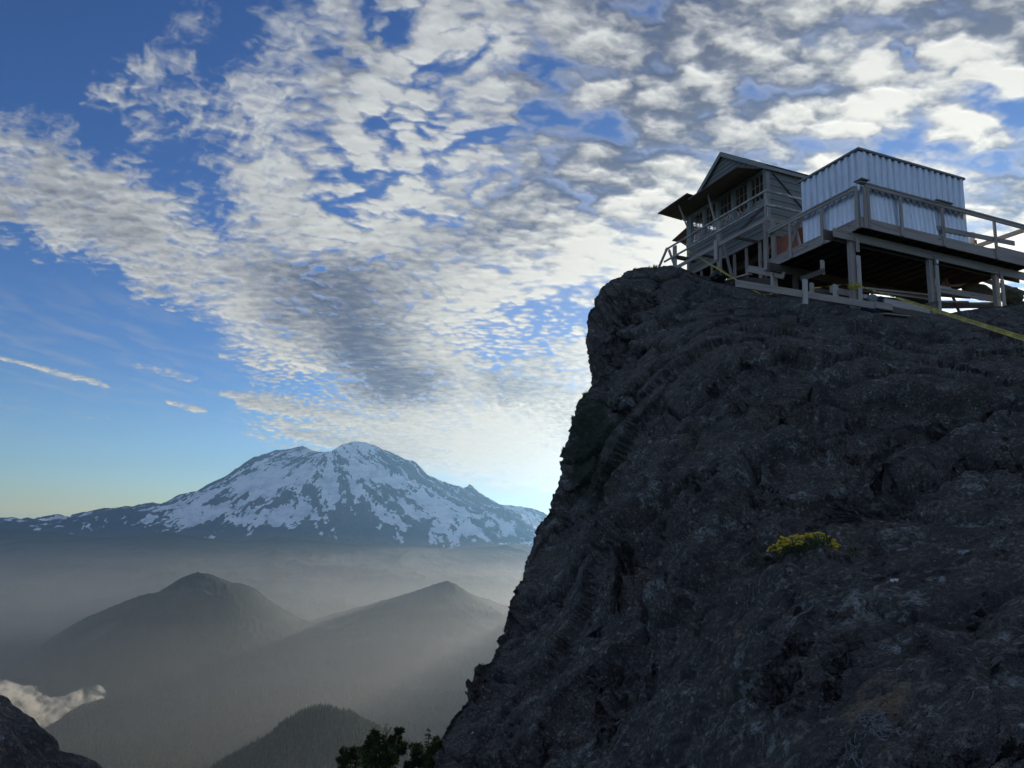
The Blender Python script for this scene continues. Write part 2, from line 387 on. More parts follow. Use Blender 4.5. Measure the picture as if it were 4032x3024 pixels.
    f=m.ramp(m.math('ADD',m.at('snow'),m.math('MULTIPLY',m.math('SUBTRACT',n1,.5),1.1)),.34,.60)
    rockc=m.mix(n2,rgb(.050,.050,.058),rgb(.105,.10,.105))
    z=m.n('ShaderNodeSeparateXYZ',{0:p}).outputs[2]
    rockc=m.mix(m.ramp(z,-900,-100),rgb(.028,.040,.036),rockc)
    m.set(m.b.inputs['Base Color'],m.mix(f,rockc,m.mix(m.ramp(m.noise(m.mapv(p,(1,.4,1.6)),.0022,7,.7),.42,.66),rgb(.84,.85,.87),rgb(.50,.55,.62))));m.b.inputs['Roughness'].default_value=.8
    m.b.inputs['Specular IOR Level'].default_value=.2
    m.set(m.b.inputs['Normal'],m.bump(n1,60,.5))
    o=link('mountain',me,m.m)
    prop(o,'broad snow covered volcano with rocky ribs rising over the valley','mountain',kind='structure')
build_mountain()
VALLEY=-1120.
HILLS=[ # surveyed skyline, distance, depth factor
 ([(60,1440),(119,1398),(149,1371),(198,1341),(258,1311),(317,1286),(342,1284),(367,1267),(397,1247),(427,1236),(456,1243),(496,1262),(546,1281),(570,1306),(610,1341),(640,1356),(700,1385),(800,1420)],6300.,.9),
 ([(300,1480),(500,1410),(610,1366),(794,1312),(900,1277),(940,1262),(967,1255),(987,1264),(1022,1288),(1061,1306),(1130,1330),(1250,1370),(1400,1420)],7200.,.9),
 ([(300,1800),(400,1712),(471,1660),(521,1633),(570,1600),(620,1564),(660,1543),(689,1535),(719,1541),(764,1560),(794,1580),(843,1610),(900,1650),(1000,1720),(1100,1800)],2800.,1.0),
 ([(-900,1560),(-600,1440),(-300,1340),(-150,1270),(-60,1300),(40,1355),(100,1400),(170,1445),(240,1480)],7600.,.8),
]
def hill_fields(X,Y):
    best=np.full(X.shape,-1e9)
    for i,(pts,D,s) in enumerate(HILLS):
        px,pz=prof(pts,D);k=int(np.argmax(pz));xs=px[k]
        dx=X-xs;dy=(Y-D)*s;r=np.hypot(dx,dy);w=sst(0,1,np.arctan2(np.abs(dy),dx)/np.pi)
        er=(pz[-1]-pz[-2])/(px[-1]-px[-2]);el=(pz[1]-pz[0])/(px[1]-px[0])
        R_=np.interp(xs+r,px,pz)+np.minimum(er,-.2)*np.maximum(xs+r-px[-1],0)
        L_=np.interp(xs-r,px,pz)+np.maximum(el,.2)*np.minimum(xs-r-px[0],0)
        h=R_*(1-w)+L_*w
        off=sst(0,500,np.abs(Y-D))
        spur=ridged(X/520+i*7,Y/620,4,201+i)
        h=h+off*(spur-.25)*(60 if i!=2 else 30)
        best=np.maximum(best,h)
    return best
def ground_height(X,Y):
    r=np.hypot(X,Y)
    az=np.degrees(np.arctan2(X,Y))
    base=np.maximum(-3-.362*r,VALLEY)
    v=VALLEY+fbm(X/1500,Y/1500,0,5,211)*90+ridged(X/900,Y/900,4,212)*25
    base=np.where(r*.362+3>-v,v,base)
    # ranges at the foot of the volcano
    fx,fz=prof([(-1500,1180),(-600,1150),(0,1147),(110,1152),(200,1163),(300,1160),(360,1150),(420,1160),(500,1170),(560,1168),(600,1158),(680,1168),(760,1176),(860,1178),(950,1188),(1100,1176),(1300,1190),(1800,1220),(2600,1260)],14000.)
    Hr=np.interp(X*14000/np.maximum(Y,1000),fx,fz)
    t=np.clip((14000-Y)/6500,0,1)
    sp=ridged(X/1300,Y/2600,5,221)
    foot=Hr+(v-Hr)*t**.85+(sp-.1)*150*np.sin(np.pi*np.clip(t,0,1))**.7
    foot=np.where(Y>14000,Hr-(Y-14000)*.02,foot)
    foot=np.where(Y>6500,foot,-1e9)
    h=np.maximum(base,foot)
    hh=hill_fields(X,Y)
    k=45.;q=np.clip(.5+.5*(hh-h)/k,0,1);h=h*(1-q)+hh*q+k*q*(1-q)
    # unseen range added behind the crag, shaped to keep the lower valley in shade
    gx,gz_=prof([(900,1520),(1040,1400),(1110,1318),(1190,1262),(1350,1202),(1500,1143),(1700,1066),(1900,985),(2050,960),(2300,1000),(2700,1080)],10000.)
    h=np.maximum(h,np.interp(X,gx,gz_)-np.abs(Y-10000)*.55)
    return h
def build_ground():
    a1=np.radians(np.arange(-44,16,.062));a2=np.radians(np.concatenate([np.arange(16,180,1.2),np.arange(-179,-44,1.2)]))
    az=np.concatenate([a1,a2])
    r=np.concatenate([[4,20,60,150,300,600],np.geomspace(900,17500,620),[24000,34000]])
    Rr,Az=np.meshgrid(r,az,indexing='ij')
    X=Rr*np.sin(Az);Y=Rr*np.cos(Az)
    H=ground_height(X,Y)
    rough=sst(1500,3000,Rr)*sst(17000,9000,Rr)
    H=H+rough*(np.abs(vnoise(X/14,Y/14,0,301))*10+vnoise(X/37,Y/37,0,302)*7)
    H=np.where(Rr>18000,np.minimum(H,-500),H)
    me=np_mesh('ground',np.stack([X,Y,H],-1).reshape(-1,3),grid_faces(len(r),len(az),True)[:, ::-1])
    m=NT('forested slopes');p=m.pos()
    n1=m.noise(p,.02,6,.7);n2=m.noise(p,.0022,4,.55);n3=m.vor(p,.07)
    c=m.mix(n1,rgb(.014,.026,.014),rgb(.040,.060,.028))
    c=m.mix(m.ramp(n3,.0,.7),c,rgb(.012,.020,.012))
    c=m.mix(m.ramp(n2,.58,.72,0,.6),c,rgb(.075,.085,.045))
    m.set(m.b.inputs['Base Color'],c);m.b.inputs['Roughness'].default_value=.95;m.b.inputs['Specular IOR Level'].default_value=.1
    m.set(m.b.inputs['Normal'],m.bump(n1,8,.7))
    o=link('ground',me,m.m);prop(o,'wooded valley floor and forested hills below the crag','ground',kind='structure')
build_ground()
def build_forest():
    rng=np.random.default_rng(5)
    P=[]
    # cone hill
    n=26000
    x=rng.uniform(-1500,400,n);y=rng.uniform(2150,3050,n);P.append(np.stack([x,y],-1))
    n=24000
    a=np.radians(rng.uniform(-38,2,n));r=rng.uniform(3000,5200,n);P.append(np.stack([r*np.sin(a),r*np.cos(a)],-1))
    P=np.concatenate(P)
    z=ground_height(P[:,0],P[:,1])
    az=np.degrees(np.arctan2(P[:,0],P[:,1]));el=np.degrees(np.arctan2(z,np.hypot(P[:,0],P[:,1])))
    keep=(az>-40)&(az<6)&(el>-21)
    dens=vnoise(P[:,0]/130,P[:,1]/130,0,311)
    keep&=(dens>-.35)
    P=P[keep];z=z[keep];N=len(P)
    h=rng.uniform(14,30,N)*(1+.25*vnoise(P[:,0]/60,P[:,1]/60,0,312));w=h*rng.uniform(.13,.2,N)
    K=5
    ang=np.arange(K)*2*np.pi/K
    rows=[]
    lv=[(.08,.85),(.42,.62),(.40,.95),(.74,.34),(.70,.62),(1.03,.0)]
    lv=[(.05,1.0),(.45,.45),(.40,.72),(1.02,0.02)]
    V=np.zeros((N,len(lv)*K,3))
    for i,(t,q) in enumerate(lv):
        rot=rng.uniform(0,6.28,N)[:,None]+ang
        jit=rng.uniform(.75,1.25,(N,K))
        V[:,i*K:(i+1)*K,0]=P[:,0,None]+np.cos(rot)*w[:,None]*q*jit
        V[:,i*K:(i+1)*K,1]=P[:,1,None]+np.sin(rot)*w[:,None]*q*jit
        V[:,i*K:(i+1)*K,2]=(z-1)[:,None]+h[:,None]*t
    fc=[]
    for a_,b_ in ((0,1),(2,3)):
        for k in range(K):
            k2=(k+1)%K;fc.append([a_*K+k,a_*K+k2,b_*K+k2,b_*K+k])
    fc=np.array(fc);Fc=(fc[None]+(np.arange(N)*len(lv)*K)[:,None,None]).reshape(-1,4)
    me=np_mesh('forest',V.reshape(-1,3),Fc,False)
    attr(me,'tint',np.repeat(rng.uniform(0,1,N),len(lv)*K))
    m=NT('conifer needles');t=m.at('tint')
    c=m.mix(t,rgb(.020,.036,.018),rgb(.060,.085,.030))
    m.set(m.b.inputs['Base Color'],c);m.b.inputs['Roughness'].default_value=.9;m.b.inputs['Specular IOR Level'].default_value=.1
    o=link('forest',me,m.m);prop(o,'dense conifer forest on the round hill and valley floor','forest',kind='stuff')
build_forest()
# ---------------------------------------------------------------- building frame on the summit
A=np.array([-math.cos(YAW),math.sin(YAW),0]);B=np.array([math.sin(YAW),math.cos(YAW),0])
O=ray(3395/K,897/K)*20.6
def P3(a,b,c): return O+A*a+B*b+np.array([0,0,c])
def on_a(x,y,b=0.):      # survey point -> (a,c) on the plane b
    d=ray(x,y);t=((O+b*B)@B)/(d@B);p=t*d;return (p-O)@A,p[2]-O[2],t
def on_b(x,y,a=0.):
    d=ray(x,y);t=((O+a*A)@A)/(d@A);p=t*d;return (p-O)@B,p[2]-O[2],t
# ---------------------------------------------------------------- the crag
CRAG=[(560,2600),(700,2250),(830,1900),(905,1740),(943,1659),(960,1592),(983,1552),(1000,1528),(1013,1518.6),(1016,1485),(1026,1455),(1048,1440),(1066,1431),(1076,1398),(1093,1378),(1100,1338),(1105,1298),(1126,1257),(1133,1237),(1141,1211),(1150,1170),(1167,1130),(1190,1110),(1200,1077),(1207,1050),(1217,983),(1227,943),(1237,903),(1250,863),(1272,845),(1283,832),(1281,800),(1273,757),(1268,722),(1272,688),(1284,650),(1298,626),(1320,606),(1345,593),(1368,585),(1393,583),(1428,582),(1470,583),(1509,598),(1537,607),(1567,613),(1602,624),(1643,637),(1694,643),(1741,650),(1780,654),(1859,669),(1930,673),(1985,679),(2040,678),(2090,670),(2125,664),(2156,662),(2190,657),(2212,650),(2300,642),(2450,628),(2700,610),(3000,600),(3400,620)]
HUB=np.array([2700.,2450.])
DEPTH=[ # survey x,y -> distance of the rock face
(943,1659,7.5),(1000,1528,8.5),(1066,1431,9.8),(1100,1300,11.5),(1133,1237,12.3),(1200,1077,14.),(1250,863,17.),(1283,832,18.5),(1268,722,21.),(1320,606,24.),(1400,583,25.8),(1470,583,25.5),
(1300,1000,14.),(1320,860,17.),(1380,700,21.),(1450,650,22.5),(1200,1300,9.5),(1150,1500,7.),(1300,1200,9.),(1300,1500,5.2),(1250,1659,4.6),(1080,1659,6.2),
(1450,760,16.5),(1400,900,13.5),(1400,1050,10.3),(1450,1250,6.6),(1450,1450,4.2),(1500,1659,3.0),
(1509,600,24.3),(1643,640,21.5),(1741,655,20.8),(1859,678,20.0),(1985,690,20.2),(2125,668,21.8),(2212,655,23.),(2450,632,26.),(3000,610,33.),
(1600,700,17.0),(1750,720,16.),(1600,760,13.5),(1900,760,14.0),(2100,740,15.5),(2212,730,17.),(2212,800,12.5),(2000,830,11.),(1700,850,10.),(1550,900,10.2),(1900,950,8.0),(1700,1000,7.2),(2212,950,8.2),(2600,900,9.5),
(1600,1100,5.6),(1850,1100,5.2),(2212,1100,5.2),(1700,1185,3.9),(1850,1180,3.8),(2212,1180,3.7),(2600,1150,4.),(1700,1300,3.0),(1950,1300,2.75),(2212,1300,2.6),(1600,1450,2.8),(1850,1480,2.15),(2212,1480,1.85),(2600,1400,2.0),
(1650,1659,2.2),(1900,1659,1.7),(2212,1659,1.45),(2600,1700,1.35),(2000,2000,1.3),(1500,2000,1.9),(1100,2000,3.6),(800,2000,6.5),(2700,2450,1.1),(2300,2400,1.15),(1500,2500,1.5),(700,2400,5.),(3000,1200,4.5),(3000,2000,1.6)]
EDGES=[ # polyline of a ledge, depth step of what lies above it (share of distance), softness
 ([(1300,1240),(1318,1120),(1330,1000),(1368,905),(1428,830),(1478,778),(1560,748),(1640,746),(1700,753),(1800,776),(1900,798),(2000,805),(2250,835),(2700,860)],.30,9,[(0,.25),(.25,1),(.6,.8),(.8,.35),(1,.1)]),
 ([(1330,1800),(1400,1640),(1440,1500),(1480,1400),(1520,1290),(1568,1238),(1640,1212),(1700,1203),(1850,1192),(2000,1197),(2300,1180)],.20,8,[(0,.1),(.3,.7),(.6,1),(.85,.6),(1,.2)]),
 ([(1600,1800),(1680,1600),(1740,1480),(1800,1400),(1880,1362),(1980,1340),(2080,1390),(2140,1500),(2250,1560)],.17,8,[(0,.2),(.4,1),(.8,.8),(1,.2)]),
 ([(1190,1480),(1250,1330),(1262,1180),(1300,1050),(1310,930),(1330,860)],.14,10,[(0,.2),(.4,1),(.9,.7),(1,0)]),
 ([(1330,640),(1360,720),(1440,770)],.03,14,[(0,0),(.5,1),(1,.2)]),
]
def tps(P,V):
    n=len(P);d=np.hypot(P[:,None,0]-P[None,:,0],P[:,None,1]-P[None,:,1]);Kk=np.where(d>0,d*d*np.log(d+1e-12),0)+np.eye(n)*2e-3
    Q=np.c_[np.ones(n),P];M=np.zeros((n+3,n+3));M[:n,:n]=Kk;M[:n,n:]=Q;M[n:,:n]=Q.T
    return np.linalg.solve(M,np.r_[V,0,0,0])
def crag_depth(X,Y):
    P=np.array([(a/1000,b/1000) for a,b,c in DEPTH]);V=np.log(np.array([c for a,b,c in DEPTH]));c=tps(P,V)
    x=X/1000;y=Y/1000;s=c[-3]+c[-2]*x+c[-1]*y
    for k in range(len(P)):
        d2=(x-P[k,0])**2+(y-P[k,1])**2;s=s+c[k]*.5*d2*np.log(d2+1e-12)
    wob=fbm(x*9,y*9,0,4,401)*26
    for pts,amp,soft,env in EDGES:
        pts=np.array(pts,float);seg=np.diff(pts,axis=0);L=np.hypot(seg[:,0],seg[:,1]);cum=np.r_[0,np.cumsum(L)]
        best=np.full(X.shape,1e9);sg=np.zeros(X.shape);tt=np.zeros(X.shape)
        for k in range(len(seg)):
            t=np.clip(((X-pts[k,0])*seg[k,0]+(Y-pts[k,1])*seg[k,1])/L[k]**2,0,1)
            ex=X-pts[k,0]-t*seg[k,0];ey=Y-pts[k,1]-t*seg[k,1];dd=np.hypot(ex,ey)
            cr=(seg[k,0]*ey-seg[k,1]*ex)/L[k]
            m=dd<best;best=np.where(m,dd,best);sg=np.where(m,np.sign(cr)*dd,sg);tt=np.where(m,(cum[k]+t*L[k])/cum[-1],tt)
        q=sg+wob*.35     # positive = right/below the ledge = nearer
        e=np.interp(tt,[a for a,b in env],[b for a,b in env])
        st=1/(1+np.exp(np.clip(q/soft,-30,30)))            # 1 above
        fall=np.exp(-np.maximum(-q,0)/170.)
        fall2=np.exp(-np.maximum(q,0)/60.)
        s=s+amp*e*(st*fall)*.6-amp*e*.45*(1-st)*fall2*1.0
    t=math.radians(62);gu=(X*math.cos(t)-Y*math.sin(t));gv=(X*math.sin(t)+Y*math.cos(t))
    wv=fbm(X/120,Y/120,0,4,495)
    gr=np.abs(vnoise(gu/420+wv*.25,gv/95+wv*.9,0,496));gm=sst(-.05,.25,vnoise(gu/230,gv/230,0,497))
    s=s+.012*sst(.055,.0,gr)*gm
    g2=np.abs(vnoise(gu/90+wv,gv/210+wv*.7,0,498));s=s+.008*sst(.05,0,g2)*sst(0,.3,vnoise(X/170,Y/170,0,499))
    s=s+.012*vnoise(X/230+wv*.6,Y/170+wv*.6,0,500)+.003*np.abs(vnoise(X/75+wv,Y/60+wv,0,501))
    return np.exp(s)
def build_crag():
    S=np.array(CRAG,float);L=np.r_[0,np.cumsum(np.hypot(*np.diff(S,axis=0).T))]
    # dense where it is seen
    tt=np.arange(0,L[-1],2.1);
    sx=np.interp(tt,L,S[:,0]);sy=np.interp(tt,L,S[:,1])
    keep=((sx>880)&(sx<2320))|((np.arange(len(tt))%6)==0);sx=sx[keep];sy=sy[keep];nt_=len(sx)
    # ragged skyline
    j=fbm(sx/40,sy/40,0,5,411);k=fbm(sx/9,sy/9,0,3,412)
    calm=sst(1480,1420,sx)
    nxn=np.gradient(sx);nyn=np.gradient(sy);ln=np.hypot(nxn,nyn)+1e-9
    sx=sx+(-nyn/ln)*(j*9+k*3.5)*(.25+.75*calm)*-1;sy=sy+(nxn/ln)*(j*9+k*3.5)*(.25+.75*calm)*-1
    tj=np.cumsum(np.hypot(np.gradient(sx),np.gradient(sy)))
    def steps(w_,seed):
        q=tj/w_;i=np.floor(q).astype(np.int64);fr=q-i;hv=lambda n:(_h(n,n*0+3,n*0+1,seed)&255)/255-.5
        return hv(i)*(1-sst(.75,1,fr))+hv(i+1)*sst(.75,1,fr)
    jag=(steps(34,3)*3.2+steps(15,5)*2.6+steps(7,7)*1.6)*(.1+.9*calm)
    sx=sx+(-nyn/ln)*jag;sy=sy+(nxn/ln)*jag
    # distance of the skyline
    D=crag_depth(sx,sy)
    dA=np.array([on_a(x,y,-.05)[2] for x,y in zip(sx,sy)]);dB=np.array([on_b(x,y,.25)[2] for x,y in zip(sx,sy)])
    top=(sx>1440)&(sy<760)
    Dt=np.where(sx<1830,dA,np.maximum(dA,dB))
    wv=np.clip(Dt,0,27)
    m=sst(1400,1480,sx)*sst(2600,2230,sx)*(sy<760)
    Dsil=D*(1-m)+wv*m
    # front: from skyline to hub
    ns=980
    u=np.linspace(0,1,ns)**1.0
    u=.02*u+.98*(u**1.35)                        # denser at the skyline
    u=np.concatenate([[0,.00008,.0003,.0008],u[2:]])
    U,_=np.meshgrid(u,np.arange(nt_),indexing='ij')
    X=sx[None]+(HUB[0]-sx[None])*U;Y=sy[None]+(HUB[1]-sy[None])*U
    Df=crag_depth(X,Y)
    dist=U*np.hypot(HUB[0]-sx,HUB[1]-sy)[None]
    # roll the surface over at the skyline
    wr=70.
    roll=np.sqrt(np.clip(dist/wr,0,1))
    blend=sst(0,150,dist)
    Dd=(Dsil[None]*(1-blend)+Df*blend)-(.05*Dsil[None])*roll*(1-sst(0,400,dist))
    front=ray(X,Y)*Dd[...,None]
    # back: continue behind the skyline
    P0=front[0];h=P0/np.linalg.norm(P0,axis=1,keepdims=True);hz=h.copy();hz[:,2]=0;hz/=np.linalg.norm(hz,axis=1,keepdims=True)
    v=np.concatenate([np.geomspace(14,.35,46)])
    isTop=(sst(1330,1450,sx)*(sy<760))[:,None]
    inn=np.array([1.,.0,-.15])
    back=[]
    for q in v:
        steep=(.40*sst(2040,1990,sx)+.10*sst(1990,2040,sx))[:,None]
        slope=steep*min(q,1.5)+.12*np.clip(q-1.5,0,6)-.55*max(q-7.6,0)
        bt=P0+hz*q+np.array([0,0,1.])*slope
        bl=P0+h*q*.9+inn*(q*q*.16)+np.array([0,0,-.02*q*q])
        back.append(bt*isTop+bl*(1-isTop))
    back=np.array(back)
    G=np.concatenate([back,front],0);H_,W_=G.shape[:2]
    # normals
    du=np.gradient(G,axis=0);dv=np.gradient(G,axis=1);N=np.cross(dv,du);N/=np.linalg.norm(N,axis=-1,keepdims=True)+1e-9
    s=np.sign(np.sum(N[46:]*-G[46:],-1).mean());N*=s
    dist3=np.linalg.norm(G,axis=-1)
    x,y,z=G[...,0],G[...,1],G[...,2]
    # layered roughness; each layer fades where it would be large against the distance
    disp=np.zeros(x.shape)
    for wl,am,sd in ((3.2,.16,1),(1.5,.085,2),(.7,.060,3),(.33,.048,4),(.16,.036,5),(.075,.016,6),(.035,.007,7)):
        near=sst(1.2,3.5,dist3/wl);fine=sst(520,170,dist3/wl)
        qn=vnoise(x/wl,y/wl,z/wl,420+sd)
        if wl<1.6: qn=.5*qn+1.0*(np.abs(vnoise(x/wl*1.25+9,y/wl*1.25,z/wl*1.25,440+sd))-.22)
        disp+=qn*am*near*fine
    # strata / cracks
        v1,e1=cells3(x/1.25+.3*vnoise(x,y,z,491),y/1.25,z/1.7,5);disp+=((v1-.5)*.07*sst(0,.16,e1)-.03*sst(.07,0,e1))*sst(3,7,dist3)
    v2,e2=cells3(x/.42,y/.42,z/.55,6);disp+=((v2-.5)*.055*sst(0,.2,e2)-.02*sst(.1,0,e2))*sst(60,25,dist3/.42)*sst(1.5,3,dist3)
    mm=np.ones(x.shape)
    # keep the pad under the building calm
    a_=(G-O)@A;b_=(G-O)@B
    pad=np.minimum(sst(1440,1500,np.broadcast_to(sx,x.shape)),sst(2600,2300,np.broadcast_to(sx,x.shape)))
    row=np.r_[np.zeros(46),dist[:,nt_//2]]
    pad=pad*sst(60,8,row)[:,None]*(np.broadcast_to(sy,x.shape)<760)
    disp*=1-.75*pad
    disp*=(.30+.70*np.r_[np.zeros(46),sst(0,60,dist[:,nt_//2])])[:,None]
    G=G+N*disp[...,None]
    me=np_mesh('crag',G.reshape(-1,3),grid_faces(H_,W_))
    moss=np.zeros(G.shape[:2]);
    XX=np.concatenate([np.repeat(X[:1],46,0),X]);YY=np.concatenate([np.repeat(Y[:1],46,0),Y])
    w1=fbm(XX/40,YY/40,0,4,461)*60
    moss=sst(1215,1245,XX+w1)*sst(1345,1310,XX+w1)*sst(850,890,YY+w1*.5)*sst(1110,1060,YY+w1)
    moss=np.maximum(moss,.7*sst(30,8,np.hypot(XX-1700,(YY-722)*2)+w1*.2))
    tan=sst(1,.5,np.hypot((XX-1890)/110,(YY-1520)/75)+w1*.006)
    attr(me,'moss',moss);attr(me,'tan',tan)
    m=NT('lichen covered rock');p=m.pos()
    big=m.noise(p,.7,5,.6);mid=m.noise(p,5.,6,.62);fn=m.noise(p,42.,5,.6);vf=m.noise(p,170.,3,.6)
    c=m.mix(m.ramp(mid,.35,.65),rgb(0.110,0.110,0.109),rgb(0.300,0.292,0.264))
    c=m.mix(m.ramp(big,.52,.66,0,.6),c,rgb(0.306,0.278,0.223))
    c=m.mix(m.ramp(fn,.62,.50,0,.75),c,rgb(0.067,0.068,0.071))
    # pale lichen in three sizes
    l1=m.math('MULTIPLY',m.ramp(m.noise(p,3.1,7,.72),.57,.64),m.ramp(fn,.40,.52))
    c=m.mix(m.math('MULTIPLY',l1,.45),c,rgb(0.530,0.631,0.614))
    l2=m.math('MULTIPLY',m.ramp(m.noise(p,14.,7,.7),.60,.66),m.ramp(vf,.35,.55))
    c=m.mix(m.math('MULTIPLY',l2,.75),c,rgb(0.530,0.631,0.670))
    l3=m.ramp(m.vor(m.n('ShaderNodeVectorMath',{0:p,1:(13,5,2)},operation='ADD').outputs[0],3.3),.12,.06)
    l3=m.math('MULTIPLY',l3,m.ramp(fn,.42,.55));c=m.mix(m.math('MULTIPLY',l3,.8),c,rgb(0.530,0.631,0.670))
    l4=m.math('MULTIPLY',m.ramp(m.noise(p,6.3,5,.6),.63,.70),m.ramp(fn,.45,.6))
    c=m.mix(m.math('MULTIPLY',l4,.5),c,rgb(0.457,0.316,0.157))
    blk=m.math('MULTIPLY',m.ramp(m.noise(p,9.,6,.7),.60,.66),.8);c=m.mix(blk,c,rgb(0.024,0.026,0.025))
    c=m.mix(m.math('MULTIPLY',m.at('tan'),m.ramp(mid,.42,.55,0,.4)),c,rgb(0.457,0.335,0.171))
    mo=m.math('MULTIPLY',m.at('moss'),m.ramp(fn,.3,.6,.35,1.));c=m.mix(mo,c,rgb(0.022,0.039,0.021))
    m.set(m.b.inputs['Base Color'],c);m.b.inputs['Roughness'].default_value=.88;m.b.inputs['Specular IOR Level'].default_value=.25
    hsum=m.math('ADD',m.math('MULTIPLY',fn,1.),m.math('MULTIPLY',vf,.4))
    b1=m.n('ShaderNodeBump',{'Height':hsum,'Distance':.03,'Strength':1.}).outputs[0]
    b2=m.n('ShaderNodeBump',{'Height':m.noise(p,11.,6,.65),'Distance':.14,'Strength':1.,'Normal':b1}).outputs[0]
    m.set(m.b.inputs['Normal'],b2)
    o=link('crag',me,m.m);prop(o,'dark lichen covered rock crag that fills the right side','rock')
    return G[46:],X,Y,m.m
CRAG_G,CRAG_X,CRAG_Y,ROCKMAT=build_crag()
def on_crag(x,y):
    i=np.argmin((CRAG_X-x)**2+(CRAG_Y-y)**2);return CRAG_G.reshape(-1,3)[i]
def crag_normal(x,y,r=14):
    p=on_crag(x,y);q=on_crag(x+r,y);s=on_crag(x,y-r);n=np.cross(q-p,s-p);n/=np.linalg.norm(n);return n if n@(-p)>0 else -n
def build_boulder():
    # blurred dark rock low on the left, a couple of metres from the lens
    xs=np.linspace(-420,260,240);pts=np.array([(-420,1330),(-200,1440),(0,1530),(35,1562),(60,1572),(85,1598),(108,1620),(120,1640),(170,1661),(215,1700),(260,1760)],float)
    top=np.interp(xs,pts[:,0],pts[:,1])+fbm(xs/50,xs*0,0,4,471)*9
    vs=np.r_[-np.geomspace(1.2,.02,26),np.linspace(0,1,120)**1.3]
    G=[]
    for v in vs:
        if v<0:
            p=ray(xs,top)*4.2;h=p/np.linalg.norm(p,axis=1,keepdims=True);h[:,2]*=.2
            G.append(p+h*(-v)*1.6+np.array([0,0,-1])*(v*v*.6))
        else:
            y=top+v*620;G.append(ray(xs,y)*(4.2-1.1*np.sqrt(v)-.9*v)[...,None] if False else ray(xs,y)*(4.2-1.3*math.sqrt(v)-.6*v))
    G=np.array(G);du=np.gradient(G,axis=0);dv=np.gradient(G,axis=1);N=np.cross(dv,du);N/=np.linalg.norm(N,axis=-1,keepdims=True)+1e-9
    if np.sum(N*-G)<0:N=-N
    x,y,z=np.moveaxis(G,-1,0)
    d=vnoise(x/.6,y/.6,z/.6,481)*.10+vnoise(x/.22,y/.22,z/.22,482)*.05+vnoise(x/.08,y/.08,z/.08,483)*.018
    G=G+N*d[...,None]
    me=np_mesh('boulder',G.reshape(-1,3),grid_faces(*G.shape[:2]))
    o=link('boulder',me,ROCKMAT);prop(o,'dark rock shoulder poking in at the lower left corner','rock')
build_boulder()
# ---------------------------------------------------------------- materials of the buildings
def wood_mat(name,c1,c2,paint=None):
    m=NT(name);uv=m.n('ShaderNodeUVMap').outputs[0]
    g=m.noise(m.mapv(uv,(1.6,38,1)),1.,6,.65,.6);g2=m.noise(m.mapv(uv,(.5,5,1)),1.,4,.6,.5)
    c=m.mix(g,c1,c2);c=m.mix(m.ramp(g2,.45,.75,0,.55),c,tuple(x*.55 for x in c1[:3])+(1,))
    kn=m.vor(m.mapv(uv,(1.1,4.,1)),1.);c=m.mix(m.ramp(kn,.10,.05,0,.6),c,rgb(.05,.04,.03))
    if paint:
        n=m.noise(m.mapv(uv,(3,14,1)),1.,5,.65);c=m.mix(m.ramp(n,.47,.53),c,paint)
    m.set(m.b.inputs['Base Color'],c);m.b.inputs['Roughness'].default_value=.8;m.b.inputs['Specular IOR Level'].default_value=.3
    m.set(m.b.inputs['Normal'],m.bump(g,.004,.6));return m.m
W_GREY=wood_mat('weathered timber',rgb(.21,.185,.165),rgb(.52,.475,.44))
W_NEW=wood_mat('newer timber',rgb(.34,.32,.30),rgb(.62,.59,.56))
W_DARK=wood_mat('dark old timber',rgb(.07,.062,.056),rgb(.16,.14,.125))
W_RED=wood_mat('reddish timber',rgb(.16,.085,.055),rgb(.25,.14,.09))
W_PLY=wood_mat('plywood underside',rgb(.12,.095,.07),rgb(.20,.16,.12))
W_PAINT=wood_mat('flaking painted timber',rgb(.20,.185,.17),rgb(.42,.39,.37),rgb(.50,.50,.49))
def siding_mat(name,col):
    m=NT(name);p=m.obj()
    n=m.noise(m.mapv(p,(3,3,14)),1.,6,.65);n2=m.noise(p,1.3,4,.6)
    c=m.mix(n,tuple(x*.72 for x in col)+(1,),tuple(min(1,x*1.15) for x in col)+(1,))
    c=m.mix(m.ramp(n2,.5,.75,0,.45),c,rgb(.16,.17,.16))
    pe=m.ramp(m.noise(m.mapv(p,(4,4,26)),1.,5,.7),.66,.70);c=m.mix(pe,c,rgb(.42,.43,.40))
    m.set(m.b.inputs['Base Color'],c);m.b.inputs['Roughness'].default_value=.75;m.b.inputs['Specular IOR Level'].default_value=.3
    m.set(m.b.inputs['Normal'],m.bump(n,.004,.5));return m.m
SIDING=siding_mat('grey green siding paint',(.19,.212,.21))
TRIM=siding_mat('grey green trim paint',(.28,.305,.30))
def metal_mat(name,base,rough,dirt):
    m=NT(name);p=m.obj();n=m.noise(m.mapv(p,(9,9,1.2)),1.,6,.7);n2=m.noise(p,26.,4,.7)
    c=m.mix(m.ramp(n,.40,.70,0,dirt),base,rgb(.30,.30,.30));c=m.mix(m.ramp(m.noise(m.mapv(p,(22,22,2.)),1.,4,.7),.66,.75,0,dirt*.8),c,rgb(.20,.17,.14))
    m.set(m.b.inputs['Base Color'],c);m.b.inputs['Metallic'].default_value=.55
    m.set(m.b.inputs['Roughness'],m.math('MULTIPLY_ADD',n2,.25,rough));m.set(m.b.inputs['Normal'],m.bump(n,.002,.12));return m.m
STEEL=metal_mat('galvanised sheet',rgb(.70,.79,.88),.25,.30)
STEELTRIM=metal_mat('dull metal trim',rgb(.22,.23,.24),.45,.6)
